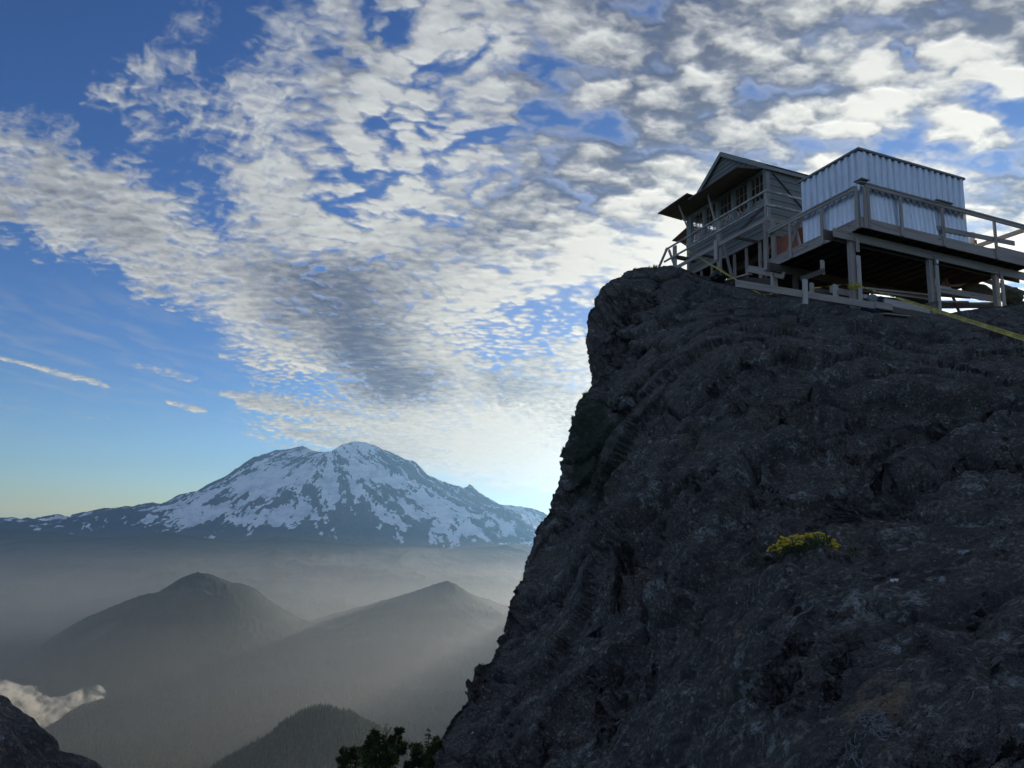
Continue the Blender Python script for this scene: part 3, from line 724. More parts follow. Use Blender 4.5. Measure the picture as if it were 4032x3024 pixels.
def plain(name,col,rough=.7,nscale=9.,amt=.3,spec=.3):
    m=NT(name);n=m.noise(m.obj(),nscale,5,.65)
    m.set(m.b.inputs['Base Color'],m.mix(n,tuple(x*(1-amt) for x in col)+(1,),tuple(min(1,x*(1+amt)) for x in col)+(1,)))
    m.b.inputs['Roughness'].default_value=rough;m.b.inputs['Specular IOR Level'].default_value=spec
    m.set(m.b.inputs['Normal'],m.bump(n,.006,.5));return m.m
ROOFM=plain('dark roof felt',(.05,.05,.05),.9,20)
CRATEM=plain('brick red paint',(.40,.15,.09),.6,6)
PLASTIC=plain('white plastic',(.62,.64,.66),.45,4,.12)
TARP=plain('olive canvas',(.085,.085,.06),.85,5,.4)
NAVY=plain('navy cloth',(.018,.025,.05),.85,8,.4)
BLACKBAG=plain('black plastic sheet',(.008,.009,.011),.35,6,.4,.5)
TAPEM=plain('yellow tape film',(.50,.44,.04),.45,12,.2,.4)
INK=plain('black ink',(.01,.01,.01),.6)
PAPER=plain('white sheet',(.62,.66,.74),.6,5,.1)
# ---------------------------------------------------------------- mesh writer in the building frame (a, b, c)
class MB:
    def __init__(s): s.V=[];s.F=[];s.UV=[]
    def hexa(s,c,uvs=None,L=1.,w=.1):
        """8 corners: start face 0-3, end face 4-7"""
        n=len(s.V);s.V+=[tuple(map(float,q)) for q in c]
        u0=random.uniform(0,40);v0=random.uniform(0,40)
        fs=[(3,2,1,0),(4,5,6,7),(0,1,5,4),(1,2,6,5),(2,3,7,6),(3,0,4,7)]
        for k,f in enumerate(fs):
            s.F.append(tuple(n+i for i in f))
            if k<2: s.UV.append([(u0,v0),(u0,v0+w),(u0+w,v0+w),(u0+w,v0)])
            else: s.UV.append([(u0,v0+k*w),(u0,v0+(k+1)*w),(u0+L,v0+(k+1)*w),(u0+L,v0+k*w)])
    def box(s,a0,a1,b0,b1,c0,c1,jit=0.):
        """axis box; grain along the longest side"""
        P=lambda a,b,c:(a,b,c)
        d=(abs(a1-a0),abs(b1-b0),abs(c1-c0));k=d.index(max(d))
        if k==0: c=[P(a0,b0,c0),P(a0,b1,c0),P(a0,b1,c1),P(a0,b0,c1),P(a1,b0,c0),P(a1,b1,c0),P(a1,b1,c1),P(a1,b0,c1)]
        elif k==1: c=[P(a0,b0,c0),P(a1,b0,c0),P(a1,b0,c1),P(a0,b0,c1),P(a0,b1,c0),P(a1,b1,c0),P(a1,b1,c1),P(a0,b1,c1)]
        else: c=[P(a0,b0,c0),P(a1,b0,c0),P(a1,b1,c0),P(a0,b1,c0),P(a0,b0,c1),P(a1,b0,c1),P(a1,b1,c1),P(a0,b1,c1)]
        if jit: c=[tuple(x+random.uniform(-jit,jit) for x in q) for q in c]
        s.hexa(c,L=max(d),w=sorted(d)[1]);return s
    def beam(s,p,q,w,h,up=(0,0,1),roll=0.):
        """timber from p to q, w sideways, h along up"""
        p=Vector(p);q=Vector(q);d=(q-p).normalized();u=Vector(up);u=(u-d*u.dot(d))
        if u.length<1e-4:u=Vector((0,1,0))-d*d.y
        u.normalize();v=d.cross(u)
        if roll: u,v=u*math.cos(roll)+v*math.sin(roll),v*math.cos(roll)-u*math.sin(roll)
        c=[]
        for e in (p,q):
            for i,j in ((-1,-1),(1,-1),(1,1),(-1,1)): c.append(e+v*(i*w/2)+u*(j*h/2))
        s.hexa(c,L=(q-p).length,w=h);return s
    def quad(s,*c):
        n=len(s.V);s.V+=[tuple(map(float,q)) for q in c];s.F.append(tuple(range(n,n+len(c))));s.UV.append([(q[0]+q[1],q[2]) for q in c]);return s
    def build(s,name,mat,parent=None,bevel=0.):
        # frame (a,b,c) -> local x=b, y=a, z=c ; (b,a,c) mirrors orientation so faces are recalculated
        base=parent['_base'] if parent is not None and '_base' in parent.keys() else (parent.get('_b2') if parent is not None else None)
        off=FR.get(parent.name,(0,0,0)) if parent is not None else None
        if parent is None:
            cx=[sum(v[i] for v in s.V)/len(s.V) for i in range(3)];cz=min(v[2] for v in s.V);off=(cx[0],cx[1],cz)
        me=bpy.data.meshes.new(name)
        me.from_pydata([(v[1]-off[1],v[0]-off[0],v[2]-off[2]) for v in s.V],[],[f[::-1] for f in s.F])
        uv=me.uv_layers.new(name='UVMap');k=0
        for f in s.UV:
            for t in f[::-1]: uv.data[k].uv=t;k+=1
        me.update()
        o=link(name,me,mat,parent)
        if parent is None:
            o.location=P3(*off);o.rotation_euler=(0,0,math.atan2(B[1],B[0]))
        FR[o.name]=off if parent is not None else off
        if bevel:
            md=o.modifiers.new('edges','BEVEL');md.width=bevel;md.segments=1;md.limit_method='ANGLE'
        return o
FR={}
def thing(name,label,cat,base,group=None):
    o=bpy.data.objects.new(name,None);COL.objects.link(o);o.location=P3(*base);o.rotation_euler=(0,0,math.atan2(B[1],B[0]));o.empty_display_size=.2
    FR[o.name]=base;prop(o,label,cat,group);return o
def one(mb,name,mat,label,cat,group=None,bevel=0.):
    o=mb.build(name,mat,None,bevel);prop(o,label,cat,group);return o
# ---------------------------------------------------------------- big deck
T=thing('timber_deck','raised timber deck on tall posts carrying the metal shed','deck',(1.7,3,-1.9))
MB().box(-.04,0,-.04,6.22,.0,.24).build('rim_joist',W_GREY,T,.004)
MB().box(0.003,3.42,-.043,-.003,.0,.24).build('rim_joist',W_GREY,T,.004)
MB().box(3.42,3.46,0,6.2,.0,.24).build('rim_joist',W_DARK,T)
for k in range(16):
    b=.36+k*.385
    MB().box(.002,3.418,b,b+.04,.012+random.uniform(0,.006),.236).build('joist',W_DARK,T)
d=MB();a=-.03
while a<3.42:
    d.box(a,a+.138,-.05,6.25+random.uniform(-.05,.06),.242,.28);a+=.144
d.build('decking',W_GREY,T)
MB().box(.30,.34,-.62,6.62,-.236,-.002).build('beam',W_GREY,T,.004)
MB().box(.46,.50,-.78,6.40,-.262,-.006).build('beam',W_DARK,T,.004)
MB().box(2.9,2.98,-.4,6.3,-.25,-.004).build('beam',W_DARK,T)
def g_at(b): return -2.06+.185*b
for b,zb in ((.03,-2.13),(2.78,-1.86),(5.30,-1.3)):
    p=MB();p.box(.345,.455,b-.09,b+.08,zb,-.004);p.build('post',W_GREY,T,.005)
    q=MB();q.box(.255,.297,b+.03,b+.14,zb+.0,-.40 if b>1 else -.62);q.build('post_plank',W_NEW,T,.003)
    MB().box(.26,.296,b+.035,b+.135,-.52 if b<1 else -.38,-.14).build('cleat',W_GREY,T,.003)
for b in (.5,3.2,5.6): MB().box(2.88,3.0,b,b+.12,-1.9,-.25).build('post',W_DARK,T)
MB().beam((.9,3.45,-1.35),(1.2,4.35,-.28),.04,.14,(0,0,1)).build('brace',W_RED,T)
MB().beam((1.1,4.25,-.28),(1.5,5.35,-1.25),.04,.12,(0,0,1)).build('brace',W_RED,T)
# bolt plate on the middle post
MB().box(.236,.254,2.83,2.90,-.36,-.26).build('bolt_plate',STEEL,T)
# ---------------------------------------------------------------- deck railing
R_=thing('deck_railing','open timber railing round the edge of the raised deck','railing',(0,3,.1))
MB().box(-.10,.02,-.10,6.18,1.175,1.215).build('handrail',W_PAINT,R_,.003)
MB().box(-.085,-.045,.10,6.16,1.08,1.17).build('rail_board',W_GREY,R_,.003)
MB().box(.10,3.30,-.10,.0,1.12,1.16).build('handrail',W_PAINT,R_,.003)
MB().box(.05,3.30,-.085,-.045,1.03,1.115).build('rail_board',W_GREY,R_,.003)
for a,b in ((-.085,.02),(-.085,.13)): MB().box(a,a+.042,b,b+.09,-.02,1.075).build('baluster',W_GREY,R_,.003)
for b in (1.24,2.74,4.73,6.08): MB().box(-.086,-.044,b,b+.09,-.0,1.075).build('baluster',W_GREY,R_,.003)
for a in (.03,1.19,2.36): MB().box(a,a+.09,-.087,-.046,-.0,1.025).build('baluster',W_GREY,R_,.003)
MB().box(-.19,.07,-.14,.14,1.218,1.248).build('cap_board',W_GREY,R_,.003)
MB().box(-.16,-.01,2.50,3.12,1.218,1.246).build('cap_board',W_GREY,R_,.003)
MB().beam((.03,6.12,1.12),(1.7,6.12,1.14),.04,.13).build('side_rail',W_GREY,R_,.003)
MB().beam((-.0,2.62,.50),(-.0,5.62,.62),.04,.13).build('midrail',W_GREY,R_,.003)
# ---------------------------------------------------------------- metal shed
S_=thing('metal_shed','boxy shed clad in shiny corrugated sheet standing on the deck','shed',(1.1,2.,.28))
SA0,SA1,SB0,SB1,SC0,SC1=.10,2.08,.12,3.84,.30,2.16
def corrugated(p0,p1,c0,c1,nrm,name,mat,pitch=.21,dep=.05,n=None):
    """trapezoid sheet from p0 to p1 (a,b), facing nrm"""
    L=math.hypot(p1[0]-p0[0],p1[1]-p0[1]);n=int(L/pitch);m=MB();pts=[]
    for k in range(n):
        for f,h in ((0,0),(.42,0),(.52,1),(.90,1)):
            t=min(1,(k+f)/n);pts.append((t,h*dep))
    pts.append((1,0));NZ=10;vs=[]
    for j in range(NZ+1):
        c=c0+(c1-c0)*j/NZ
        for i,(t,h) in enumerate(pts):
            wv=.002*math.sin(t*23+j*1.1)+.0015*math.sin(t*61+j*.7+2)
            q=(p0[0]+(p1[0]-p0[0])*t+nrm[0]*(h+wv),p0[1]+(p1[1]-p0[1])*t+nrm[1]*(h+wv),c if 0<j<NZ else c+(random.uniform(-.006,.006)))
            vs.append(q)
    m.V=vs;w_=len(pts)
    for j in range(NZ):
        for i in range(w_-1):
            f=(j*w_+i,j*w_+i+1,(j+1)*w_+i+1,(j+1)*w_+i);m.F.append(f);m.UV.append([(0,0),(0,1),(1,1),(1,0)])
    o=m.build(name,mat,S_);md=o.modifiers.new('sheet','SOLIDIFY');md.thickness=.002;return o
corrugated((SA0,SB0),(SA1,SB0),SC0,SC1,(0,-1),'wall_panel',STEEL)
corrugated((SA0,SB0),(SA0,SB1),SC0,SC1,(-1,0),'wall_panel',STEEL,.21)
corrugated((SA1,SB0),(SA1,SB1),SC0,SC1,(1,0),'wall_panel',STEEL)
corrugated((SA0,SB1),(SA1,SB1),SC0,SC1,(0,1),'wall_panel',STEEL)
MB().box(SA0-.03,SA0+.0,SB0-.032,SB0+.11,SC0+.01,SC1-.02).build('corner_flashing',STEEL,S_)
MB().box(SA0-.031,SA0+.0,SB1-.12,SB1+.03,SC0+.01,SC1-.02).build('corner_flashing',STEEL,S_)
MB().box(SA0+.02,SA1-.02,SB0+.02,SB1-.02,SC1-.05,SC1+.005).build('ceiling',W_DARK,S_)
MB().box(SA0-.075,SA1+.09,SB0-.075,SB1+.075,SC1+.008,SC1+.066).build('roof_edge',STEELTRIM,S_,.004)
MB().box(SA0-.06,SA1+.07,SB0-.06,SB1+.06,SC1+.0665,SC1+.076).build('roof',STEELTRIM,S_)
# sheets leaning against the shed, inside the railing
L1=None
def leaning_sheet(a0,a1,b0,b1,c0,c1,label,alongb):
    m=MB();L=(b1-b0) if alongb else (a1-a0);n=max(2,int(L/.16));NZ=5;pts=[]
    for k in range(n):
        for f,h in ((0,0),(.40,0),(.52,1),(.90,1)): pts.append(((k+f)/n,h*.022))
    pts.append((1,0))
    for j in range(NZ+1):
        t2=j/NZ;c=c0+(c1-c0)*t2
        for t,h in pts:
            lean=.05*t2
            if alongb:m.V.append((a0+lean-h,b0+L*t,c+random.uniform(-.004,.004)-.03*(t if j==0 else 0)))
            else:m.V.append((a0+L*t,b0+lean-h,c+random.uniform(-.004,.004)))
    w_=len(pts)
    for j in range(NZ):
        for i in range(w_-1): m.F.append((j*w_+i,j*w_+i+1,(j+1)*w_+i+1,(j+1)*w_+i));m.UV.append([(0,0)]*4)
    off=(a0,b0,c0);o=one(m,'corrugated_sheet',STEEL,label,'metal sheet','loose corrugated sheets leaning on the shed')
    md=o.modifiers.new('sheet','SOLIDIFY');md.thickness=.0015
leaning_sheet(0.015,0,.22,1.18,.285,1.02,'short corrugated sheet leaning on the shed just right of its near corner',True)
leaning_sheet(0.015,0,1.42,2.70,.285,1.00,'middle corrugated sheet of those leaning on the right face of the shed',True)
leaning_sheet(0.015,0,2.92,3.80,.285,.98,'rightmost corrugated sheet leaning on the shed behind the deck railing',True)
leaning_sheet(.16,1.12,.03,0,.285,1.0,'corrugated sheet leaning on the left face of the shed near its corner',False)
leaning_sheet(1.32,1.98,.03,0,.285,.98,'corrugated sheet leaning at the far left end of the shed',False)
# ---------------------------------------------------------------- lookout cabin
C_=thing('lookout_cabin','small wooden fire lookout cabin with gable roof and propped shutters','cabin',(6.5,3.,.6))
WA0,WA1,WB0,WB1=4.40,8.64,.90,5.10
WC0,WSILL,WTOP,EAVE,RIDGE=1.66,2.74,3.82,3.98,5.42
def lap(m,a0,a1,b0,b1,c0,c1,axis,out,step=.17,clip=None):
    """lapped boards; axis 'a' runs along a at b0, axis 'b' runs along b at a0"""
    c=c0
    while c<c1-.01:
        t=min(c+step,c1)
        x0,x1=(a0,a1) if axis=='a' else (b0,b1)
        if clip: x0,x1=clip(c+ (t-c)*.5)
        if x1-x0>.05:
            if axis=='a':
                m.hexa([(x0,b0,c),(x0,b0+out*.030,c),(x0,b0+out*.010,t),(x0,b0,t),(x1,b0,c),(x1,b0+out*.030,c),(x1,b0+out*.010,t),(x1,b0,t)])
            else:
                m.hexa([(a0,x0,c),(a0+out*.030,x0,c),(a0+out*.010,x0,t),(a0,x0,t),(a0,x1,c),(a0+out*.030,x1,c),(a0+out*.010,x1,t),(a0,x1,t)])
        c=t+.0005
m=MB();lap(m,WA0,WA1,WB0,WB0,WC0,WSILL-.06,'a',-1);m.build('skirt_siding',SIDING,C_)
m=MB();lap(m,WA0,WA0,WB0+.01,WB1,WC0-.02,WTOP+.1,'b',-1,.24);m.build('side_siding',SIDING,C_)
m=MB();lap(m,WA1,WA1,WB0+.01,WB1,WC0,WSILL-.06,'b',1);m.build('skirt_siding',SIDING,C_)
m=MB();lap(m,WA0,WA1,WB1,WB1,WC0,WSILL-.06,'a',1);m.build('skirt_siding',SIDING,C_)
# window belt: sill, head, posts
MB().box(WA0-.02,WA1+.02,WB0-.07,WB0+.08,WSILL-.058,WSILL).build('window_sill',TRIM,C_,.004)
MB().box(WA0-.02,WA1+.02,WB0-.03,WB0+.08,WTOP,WTOP+.12).build('window_head',TRIM,C_,.004)
MB().box(WA1-.06,WA1+.05,WB0+.1,WB1-.1,WSILL-.058,WSILL).build('window_sill',TRIM,C_)
MB().box(WA1-.06,WA1+.03,WB0+.1,WB1-.1,WTOP,WTOP+.12).build('window_head',TRIM,C_)
MB().box(WA0+.02,WA1-.02,WB1-.08,WB1+.03,WTOP,WTOP+.12).build('window_head',TRIM,C_)
MB().box(WA0+.02,WA1-.02,WB1-.08,WB1+.05,WSILL-.058,WSILL).build('window_sill',TRIM,C_)
for (a,b) in ((WA0,WB0),(WA1,WB0),(WA1,WB1),(WA0,WB1)):
    sa=1 if a==WA0 else -1;sb=1 if b==WB0 else -1
    m=MB();m.box(min(a-sa*.035,a+sa*.12),max(a-sa*.035,a+sa*.12),min(b-sb*.036,b+sb*.11),max(b-sb*.036,b+sb*.11),WC0+.002,EAVE-.04);m.build('corner_board',TRIM,C_,.004)
bays=[(4.53,5.17),(5.30,5.97),(6.12,6.80),(6.97,7.58),(7.73,8.40)]
for (a0,a1),(n0,n1) in zip(bays[:-1],bays[1:]): MB().box(a1+.003,n0-.003,WB0-.026,WB0+.075,WSILL+.003,WTOP-.003).build('window_post',TRIM,C_,.003)
MB().box(8.405,8.515,WB0-.026,WB0+.075,WSILL+.003,WTOP-.003).build('window_post',TRIM,C_)
def glass_mat():
    m=NT('old window glass');m.b.inputs['Base Color'].default_value=(1,1,1,1);m.b.inputs['Roughness'].default_value=.03
    m.b.inputs['Transmission Weight'].default_value=1.;m.b.inputs['IOR'].default_value=1.45;m.b.inputs['Alpha'].default_value=.25;return m.m
GLASS=glass_mat()
def sash(x0,x1,y,axis,out):
    nx,nz=3,3;f=.045
    m=MB()
    def bx(p,q,c0,c1,d0=-.018,d1=.018):
        if axis=='a':m.box(p,q,y+d0,y+d1,c0,c1)
        else:m.box(y+d0,y+d1,p,q,c0,c1)
    c0,c1=WSILL+.005,WTOP-.005
    bx(x0,x0+f,c0,c1);bx(x1-f,x1,c0,c1);bx(x0+f,x1-f,c0,c0+f);bx(x0+f,x1-f,c1-f,c1)
    for i in range(1,nx): t=x0+(x1-x0)*i/nx;bx(t-.010,t+.010,c0+f,c1-f,-.012,.012)
    for j in range(1,nz): t=c0+(c1-c0)*j/nz;bx(x0+f,x1-f,t-.010,t+.010,-.011,.011)
    o=m.build('window_sash',TRIM,C_)
    g=MB()
    if axis=='a': g.box(x0+f,x1-f,y-.002,y+.002,c0+f,c1-f)
    else: g.box(y-.002,y+.002,x0+f,x1-f,c0+f,c1-f)
    g.build('pane',GLASS,o)
for a0,a1 in bays: sash(a0+.004,a1-.004,WB0+.03,'a',-1)
for k in range(5):
    b0=WB0+.15+k*.79
    if k!=3: sash(b0,b0+.72,WA1-.03,'b',1)
    MB().box(WA1-.075,WA1+.02,b0+.724,b0+.785,WSILL+.003,WTOP-.003).build('window_post',TRIM,C_)
for k in range(5):
    a0=WA0+.17+k*.80
    sash(a0,a0+.73,WB1-.03,'a',1)
    MB().box(a0+.733,a0+.797,WB1-.075,WB1+.02,WSILL+.003,WTOP-.003).build('window_post',TRIM,C_)
# floor, ceiling and a little furniture seen through the windows
MB().box(WA0+.02,WA1-.02,WB0+.02,WB1-.02,WC0-.10,WC0-.004).build('floor',W_DARK,C_)
MB().box(WA0+.02,WA1-.02,WB0+.09,WB1-.09,WTOP+.122,WTOP+.15).build('ceiling',W_DARK,C_)
# gable
mid=(WA0+WA1)/2
def clipg(c):
    t=(c-EAVE)/(RIDGE-EAVE);hw=(WA1-WA0)/2*(1-t)-.03;return mid-hw,mid+hw
m=MB();lap(m,WA0,WA1,WB0,WB0,EAVE-.02,RIDGE-.08,'a',-1,.15,clipg);m.build('gable_siding',SIDING,C_)
m=MB();lap(m,WA0,WA1,WB1,WB1,EAVE-.02,RIDGE-.08,'a',1,.15,clipg);m.build('gable_siding',SIDING,C_)
MB().quad((WA0,WB0+.004,EAVE),(mid,WB0+.004,RIDGE-.06),(WA1,WB0+.004,EAVE)).build('gable_backing',SIDING,C_)
# roof slabs with overhang, ridge along b
ov=.20;sl_=(RIDGE-EAVE)/((WA1-WA0)/2)
for s_ in (-1,1):
    a_e=mid+s_*((WA1-WA0)/2+.12);z_e=EAVE-.12*sl_
    r=MB();b0,b1=WB0-.10,WB1+ov
    r.hexa([(mid,b0,RIDGE+.0),(a_e,b0,z_e),(a_e,b0,z_e+.05),(mid,b0,RIDGE+.05),(mid,b1,RIDGE+.0),(a_e,b1,z_e),(a_e,b1,z_e+.05),(mid,b1,RIDGE+.05)]);r.build('roof',ROOFM,C_)
    r=MB();r.hexa([(mid,b0-.03,RIDGE-.13),(a_e,b0-.03,z_e-.13),(a_e,b0-.03,z_e+.045),(mid,b0-.03,RIDGE+.045),(mid,b0-.002,RIDGE-.13),(a_e,b0-.002,z_e-.13),(a_e,b0-.002,z_e+.045),(mid,b0-.002,RIDGE+.045)]);r.build('rake_board',TRIM,C_)
    aa=a_e-s_*.025
    MB().box(min(aa,a_e),max(aa,a_e),b0,b1,z_e-.11,z_e-.003).build('fascia',TRIM,C_)
# raised shutters, one over each pair of windows, with props
def shutter(a0,a1,w,drop,label=None,split=None):
    m=MB();z0=WTOP+.10;z1=z0-drop;y0,y1=WB0-.035,WB0-w
    m.hexa([(a0,y0,z0-.03),(a0,y1,z1-.03),(a0,y1,z1),(a0,y0,z0),(a1,y0,z0-.03),(a1,y1,z1-.03),(a1,y1,z1),(a1,y0,z0)],L=a1-a0,w=w)
    o=m.build('raised_shutter',W_PLY,C_)
    e=MB();e.box(a0,a1,y1-.03,y1-.002,z1-.045,z1+.005);e.build('shutter_edge',W_DARK,o)
    return o
shutter(4.50,7.10,1.03,.17)
shutter(7.14,8.98,1.05,-.06)
MB().beam((6.58,.26,3.86),(6.12,.24,2.50),.05,.05).build('shutter_prop',W_GREY,C_)
MB().beam((7.98,.05,3.92),(7.80,.42,2.78),.045,.045).build('shutter_prop',W_GREY,C_)
# shutter of the far left wall
m=MB();m.hexa([(WA1+.04,1.0,3.60),(WA1+1.18,1.0,3.40),(WA1+1.18,1.0,3.43),(WA1+.04,1.0,3.63),(WA1+.04,4.9,3.60),(WA1+1.18,4.9,3.40),(WA1+1.18,4.9,3.43),(WA1+.04,4.9,3.63)],L=4,w=1);m.build('raised_shutter',W_PLY,C_)
MB().beam((WA1+1.0,1.1,3.42),(WA1+.06,1.1,2.72),.05,.05).build('shutter_prop',W_DARK,C_)
# diagonal batten on the side wall
MB().beam((WA0-.045,1.12,3.74),(WA0-.045,2.55,2.55),.03,.045,(1,0,0)).build('wall_batten',W_DARK,C_)
# base frame: sill beam, studs, foundation board
MB().box(WA0-.03,WA1,WB0-.035,WB0+.06,WC0-.10,WC0-.003).build('base_beam',W_GREY,C_)
gr=[(4.2,.05),(5,.35),(6,.72),(7,1.0),(7.6,1.2),(8.2,1.42),(8.7,1.5)]
def gz(a): return float(np.interp(a,[g[0] for g in gr],[g[1] for g in gr]))
for a in (4.78,5.42,6.02,7.23,7.83): MB().box(a-.02,a+.09,WB0-.0,WB0+.05,gz(a)-.25,WC0-.103).build('stud',W_GREY,C_,.003)
MB().box(4.9,5.0,WB0+.3,WB0+.36,gz(4.9)-.4,WC0-.11).build('stud',W_RED,C_)
MB().beam((4.86,.95,.72),(4.18,.95,1.40),.04,.11).build('knee_brace',W_RED,C_)
MB().beam((6.20,.62,1.86),(5.80,.62,.55),.045,.09).build('leaning_strut',W_GREY,C_)
MB().beam((8.2,WB0-.03,1.36),(4.1,WB0-.03,-.02),.04,.20).build('foundation_board',W_DARK,C_)
MB().box(WA0+.1,WA1-.1,WB0+.6,WB1,WC0-.4,WC0-.11).build('floor_joists',W_DARK,C_)
m=MB();lap(m,WA1,WA1,WB0+.01,WB1,1.2,WC0-.002,'b',1);lap(m,WA0+.3,WA1,WB1,WB1,-.8,WC0-.11,'a',1);m.build('back_skirt',W_DARK,C_)
# ---------------------------------------------------------------- stripped walkway round the cabin
G_=thing('walkway_frame','bare timber walkway frame and handrails in front of the cabin windows','walkway',(6,0.,.5))
MB().box(3.38,8.72,-.05,.0,2.44,2.495).build('handrail',W_PAINT,G_,.003)
MB().box(3.36,8.80,-.045,-.005,2.0,2.065).build('midrail',W_PAINT,G_,.003)
MB().box(3.40,8.25,-.043,-.003,1.50,1.63).build('edge_board',W_GREY,G_,.003)
MB().box(3.34,3.378,-.05,4.2,2.42,2.50).build('handrail',W_PAINT,G_,.003)
MB().box(3.336,3.376,-.05,4.2,1.98,2.06).build('midrail',W_PAINT,G_,.003)
MB().box(3.336,3.376,-.05,4.2,1.50,1.62).build('edge_board',W_GREY,G_,.003)
MB().beam((8.60,-.02,2.50),(9.38,-.02,1.72),.05,.09).build('end_brace',W_GREY,G_)
MB().beam((8.56,.02,2.42),(8.24,.02,1.78),.05,.08).build('end_brace',W_GREY,G_)
MB().box(8.11,8.30,.004,.06,1.25,2.44).build('post',W_GREY,G_,.004)
MB().box(8.30,8.36,-.0,.9,2.02,2.10).build('cross_rail',W_DARK,G_)
MB().box(8.15,8.21,.06,.86,1.98,2.10).build('cross_rail',W_DARK,G_)
MB().box(5.62,5.80,.004,.08,.55,2.43).build('post',W_GREY,G_,.004)
MB().box(5.66,5.82,-.09,-.05,1.06,1.75).build('post_plank',W_NEW,G_,.003)
MB().box(3.30,3.44,-.13,-.052,-.05,1.49).build('post',W_GREY,G_,.004)
MB().box(3.12,3.27,.01,.09,-.05,1.49).build('post',W_GREY,G_,.004)
MB().box(3.385,3.43,-.048,.05,1.50,2.42).build('corner_post',W_PAINT,G_,.004)
MB().box(3.20,3.30,-.02,.16,-.80,.0).build('post_foot',W_NEW,G_,.004)
for a in (4.86,6.58): MB().box(a-.02,a+.02,-.002,.86,1.50,1.585).build('floor_bearer',W_DARK,G_)
MB().beam((3.9,.35,2.28),(5.0,.05,1.56),.03,.10).build('loose_strap',W_DARK,G_)
# ---------------------------------------------------------------- things on the deck
m=MB();m.box(2.22,3.36,.30,.95,.283,.98);o=one(m,'job_box',CRATEM,'brick red wooden crate on the deck between shed and cabin','crate',bevel=.012)
one(MB().beam((2.20,.10,.30),(2.55,.24,1.22),.03,.10),'plank',W_NEW,'short pale plank leaning on the red crate, left of the shed','plank','loose planks about the deck')
one(MB().beam((2.62,.05,.29),(2.30,.18,1.10),.03,.09),'plank',W_GREY,'grey plank crossing the pale one in front of the red crate','plank','loose planks about the deck')
def lathe(prof_,n=28):
    m=MB()
    for r,z in prof_:
        for k in range(n):
            t=2*math.pi*k/n;m.V.append((r*math.cos(t),r*math.sin(t),z))
    for j in range(len(prof_)-1):
        for k in range(n):
            k2=(k+1)%n;m.F.append((j*n+k,j*n+k2,(j+1)*n+k2,(j+1)*n+k));m.UV.append([(0,0)]*4)
    return m
bk=lathe([(0,0),(.13,0),(.145,.30),(.155,.305),(.155,.345),(.15,.35),(.158,.39),(.150,.395),(.135,.33),(.12,.02),(0,.02)])
bk.V=[(v[0]+.35,v[1]+4.30,v[2]*1.25+.285) for v in bk.V]
ob=one(bk,'bucket',PLASTIC,'white plastic bucket standing on the deck right of the shed','bucket')
lb=MB();lb.box(.19,.196,4.30,4.39,.44,.56);lb2=lb.build('sticker',CRATEM,ob)
hp=MB();prev=None
for k in range(9):
    t=math.pi*k/8;q=(.35+.02,4.30+.165*math.cos(t),.70-.10*math.sin(t)+.05)
    if prev:hp.beam(prev,q,.006,.006)
    prev=q
hp.build('handle',STEELTRIM,ob)
def lump(name,mat,c,r,label,cat,seed,group=None,flat=.0,rot=0.,fold=.18):
    """draped or bundled cloth: a closed crumpled body"""
    n1,n2=40,22;m=MB()
    for j in range(n2+1):
        ph=math.pi*j/n2
        for i in range(n1):
            th=2*math.pi*i/n1
            x,y,z=math.sin(ph)*math.cos(th),math.sin(ph)*math.sin(th),math.cos(ph)
            k=1+fold*float(vnoise(x*2.1+seed,y*2.1,z*2.1,seed))*1.6+fold*.6*abs(float(vnoise(x*6+seed,y*6,z*6,seed+1)))
            z=max(z,-flat) if flat else z
            X_,Y_=x*k*r[0],y*k*r[1]
            m.V.append((c[0]+X_*math.cos(rot)-Y_*math.sin(rot),c[1]+X_*math.sin(rot)+Y_*math.cos(rot),c[2]+z*k*r[2]))
    for j in range(n2):
        for i in range(n1):
            i2=(i+1)%n1;m.F.append((j*n1+i,j*n1+i2,(j+1)*n1+i2,(j+1)*n1+i));m.UV.append([(0,0)]*4)
    o=one(m,name,mat,label,cat,group)
    for p in o.data.polygons:p.use_smooth=True
    return o
lump('tarp',TARP,(.45,5.15,.33),(.22,.55,.20),'dark crumpled tarp bundle on the deck between bucket and corner post','tarp',3,flat=.3)
one(MB().box(.03,.075,5.0,6.4,.285,.44),'plank',W_GREY,'wide grey plank lying on edge at the right end of the deck','plank','loose planks about the deck')
one(MB().beam((.2,4.55,.36),(.9,5.1,.52),.03,.09),'plank',W_DARK,'dark plank end sticking up between bucket and tarp','plank','loose planks about the deck')
# ---------------------------------------------------------------- timber lying under and before the deck
def stick(x0,y0,x1,y1,a,w,h,mat,label,plane='b',name='plank',grp='timbers stacked and lying under the deck'):
    """timber whose ends were surveyed on the plane a = const"""
    p=on_b(x0,y0,a);q=on_b(x1,y1,a)
    one(MB().beam((a,p[0],p[1]),(a,q[0],q[1]),w,h,(0,0,1)),name,mat,label,'plank',grp,.003)
def Z2(x,y): return 1700.7+x*.2645,296.2+y*.2645
def Z1(x,y): return 1393.5+x*.2315,307.2+y*.2315
def st2(x0,y0,x1,y1,a,w,h,mat,label): stick(*Z2(x0,y0),*Z2(x1,y1),a,w,h,mat,label)
st2(-420,1195,715,1378,.10,.045,.17,W_GREY,'long grey board on edge at the foot of the nearest deck post')
st2(715,1368,855,1392,.07,.045,.17,W_GREY,'short grey board butted to the end of the long foot board')
st2(790,1350,1160,1418,.12,.05,.17,W_NEW,'pale doubled board slanting down to the middle deck post')
st2(620,1300,1150,1400,.24,.05,.10,W_NEW,'pale board behind the slanting doubled board')
st2(850,1405,1440,1515,.12,.05,.17,W_DARK,'dark heavy board lying on the rock past the middle post')
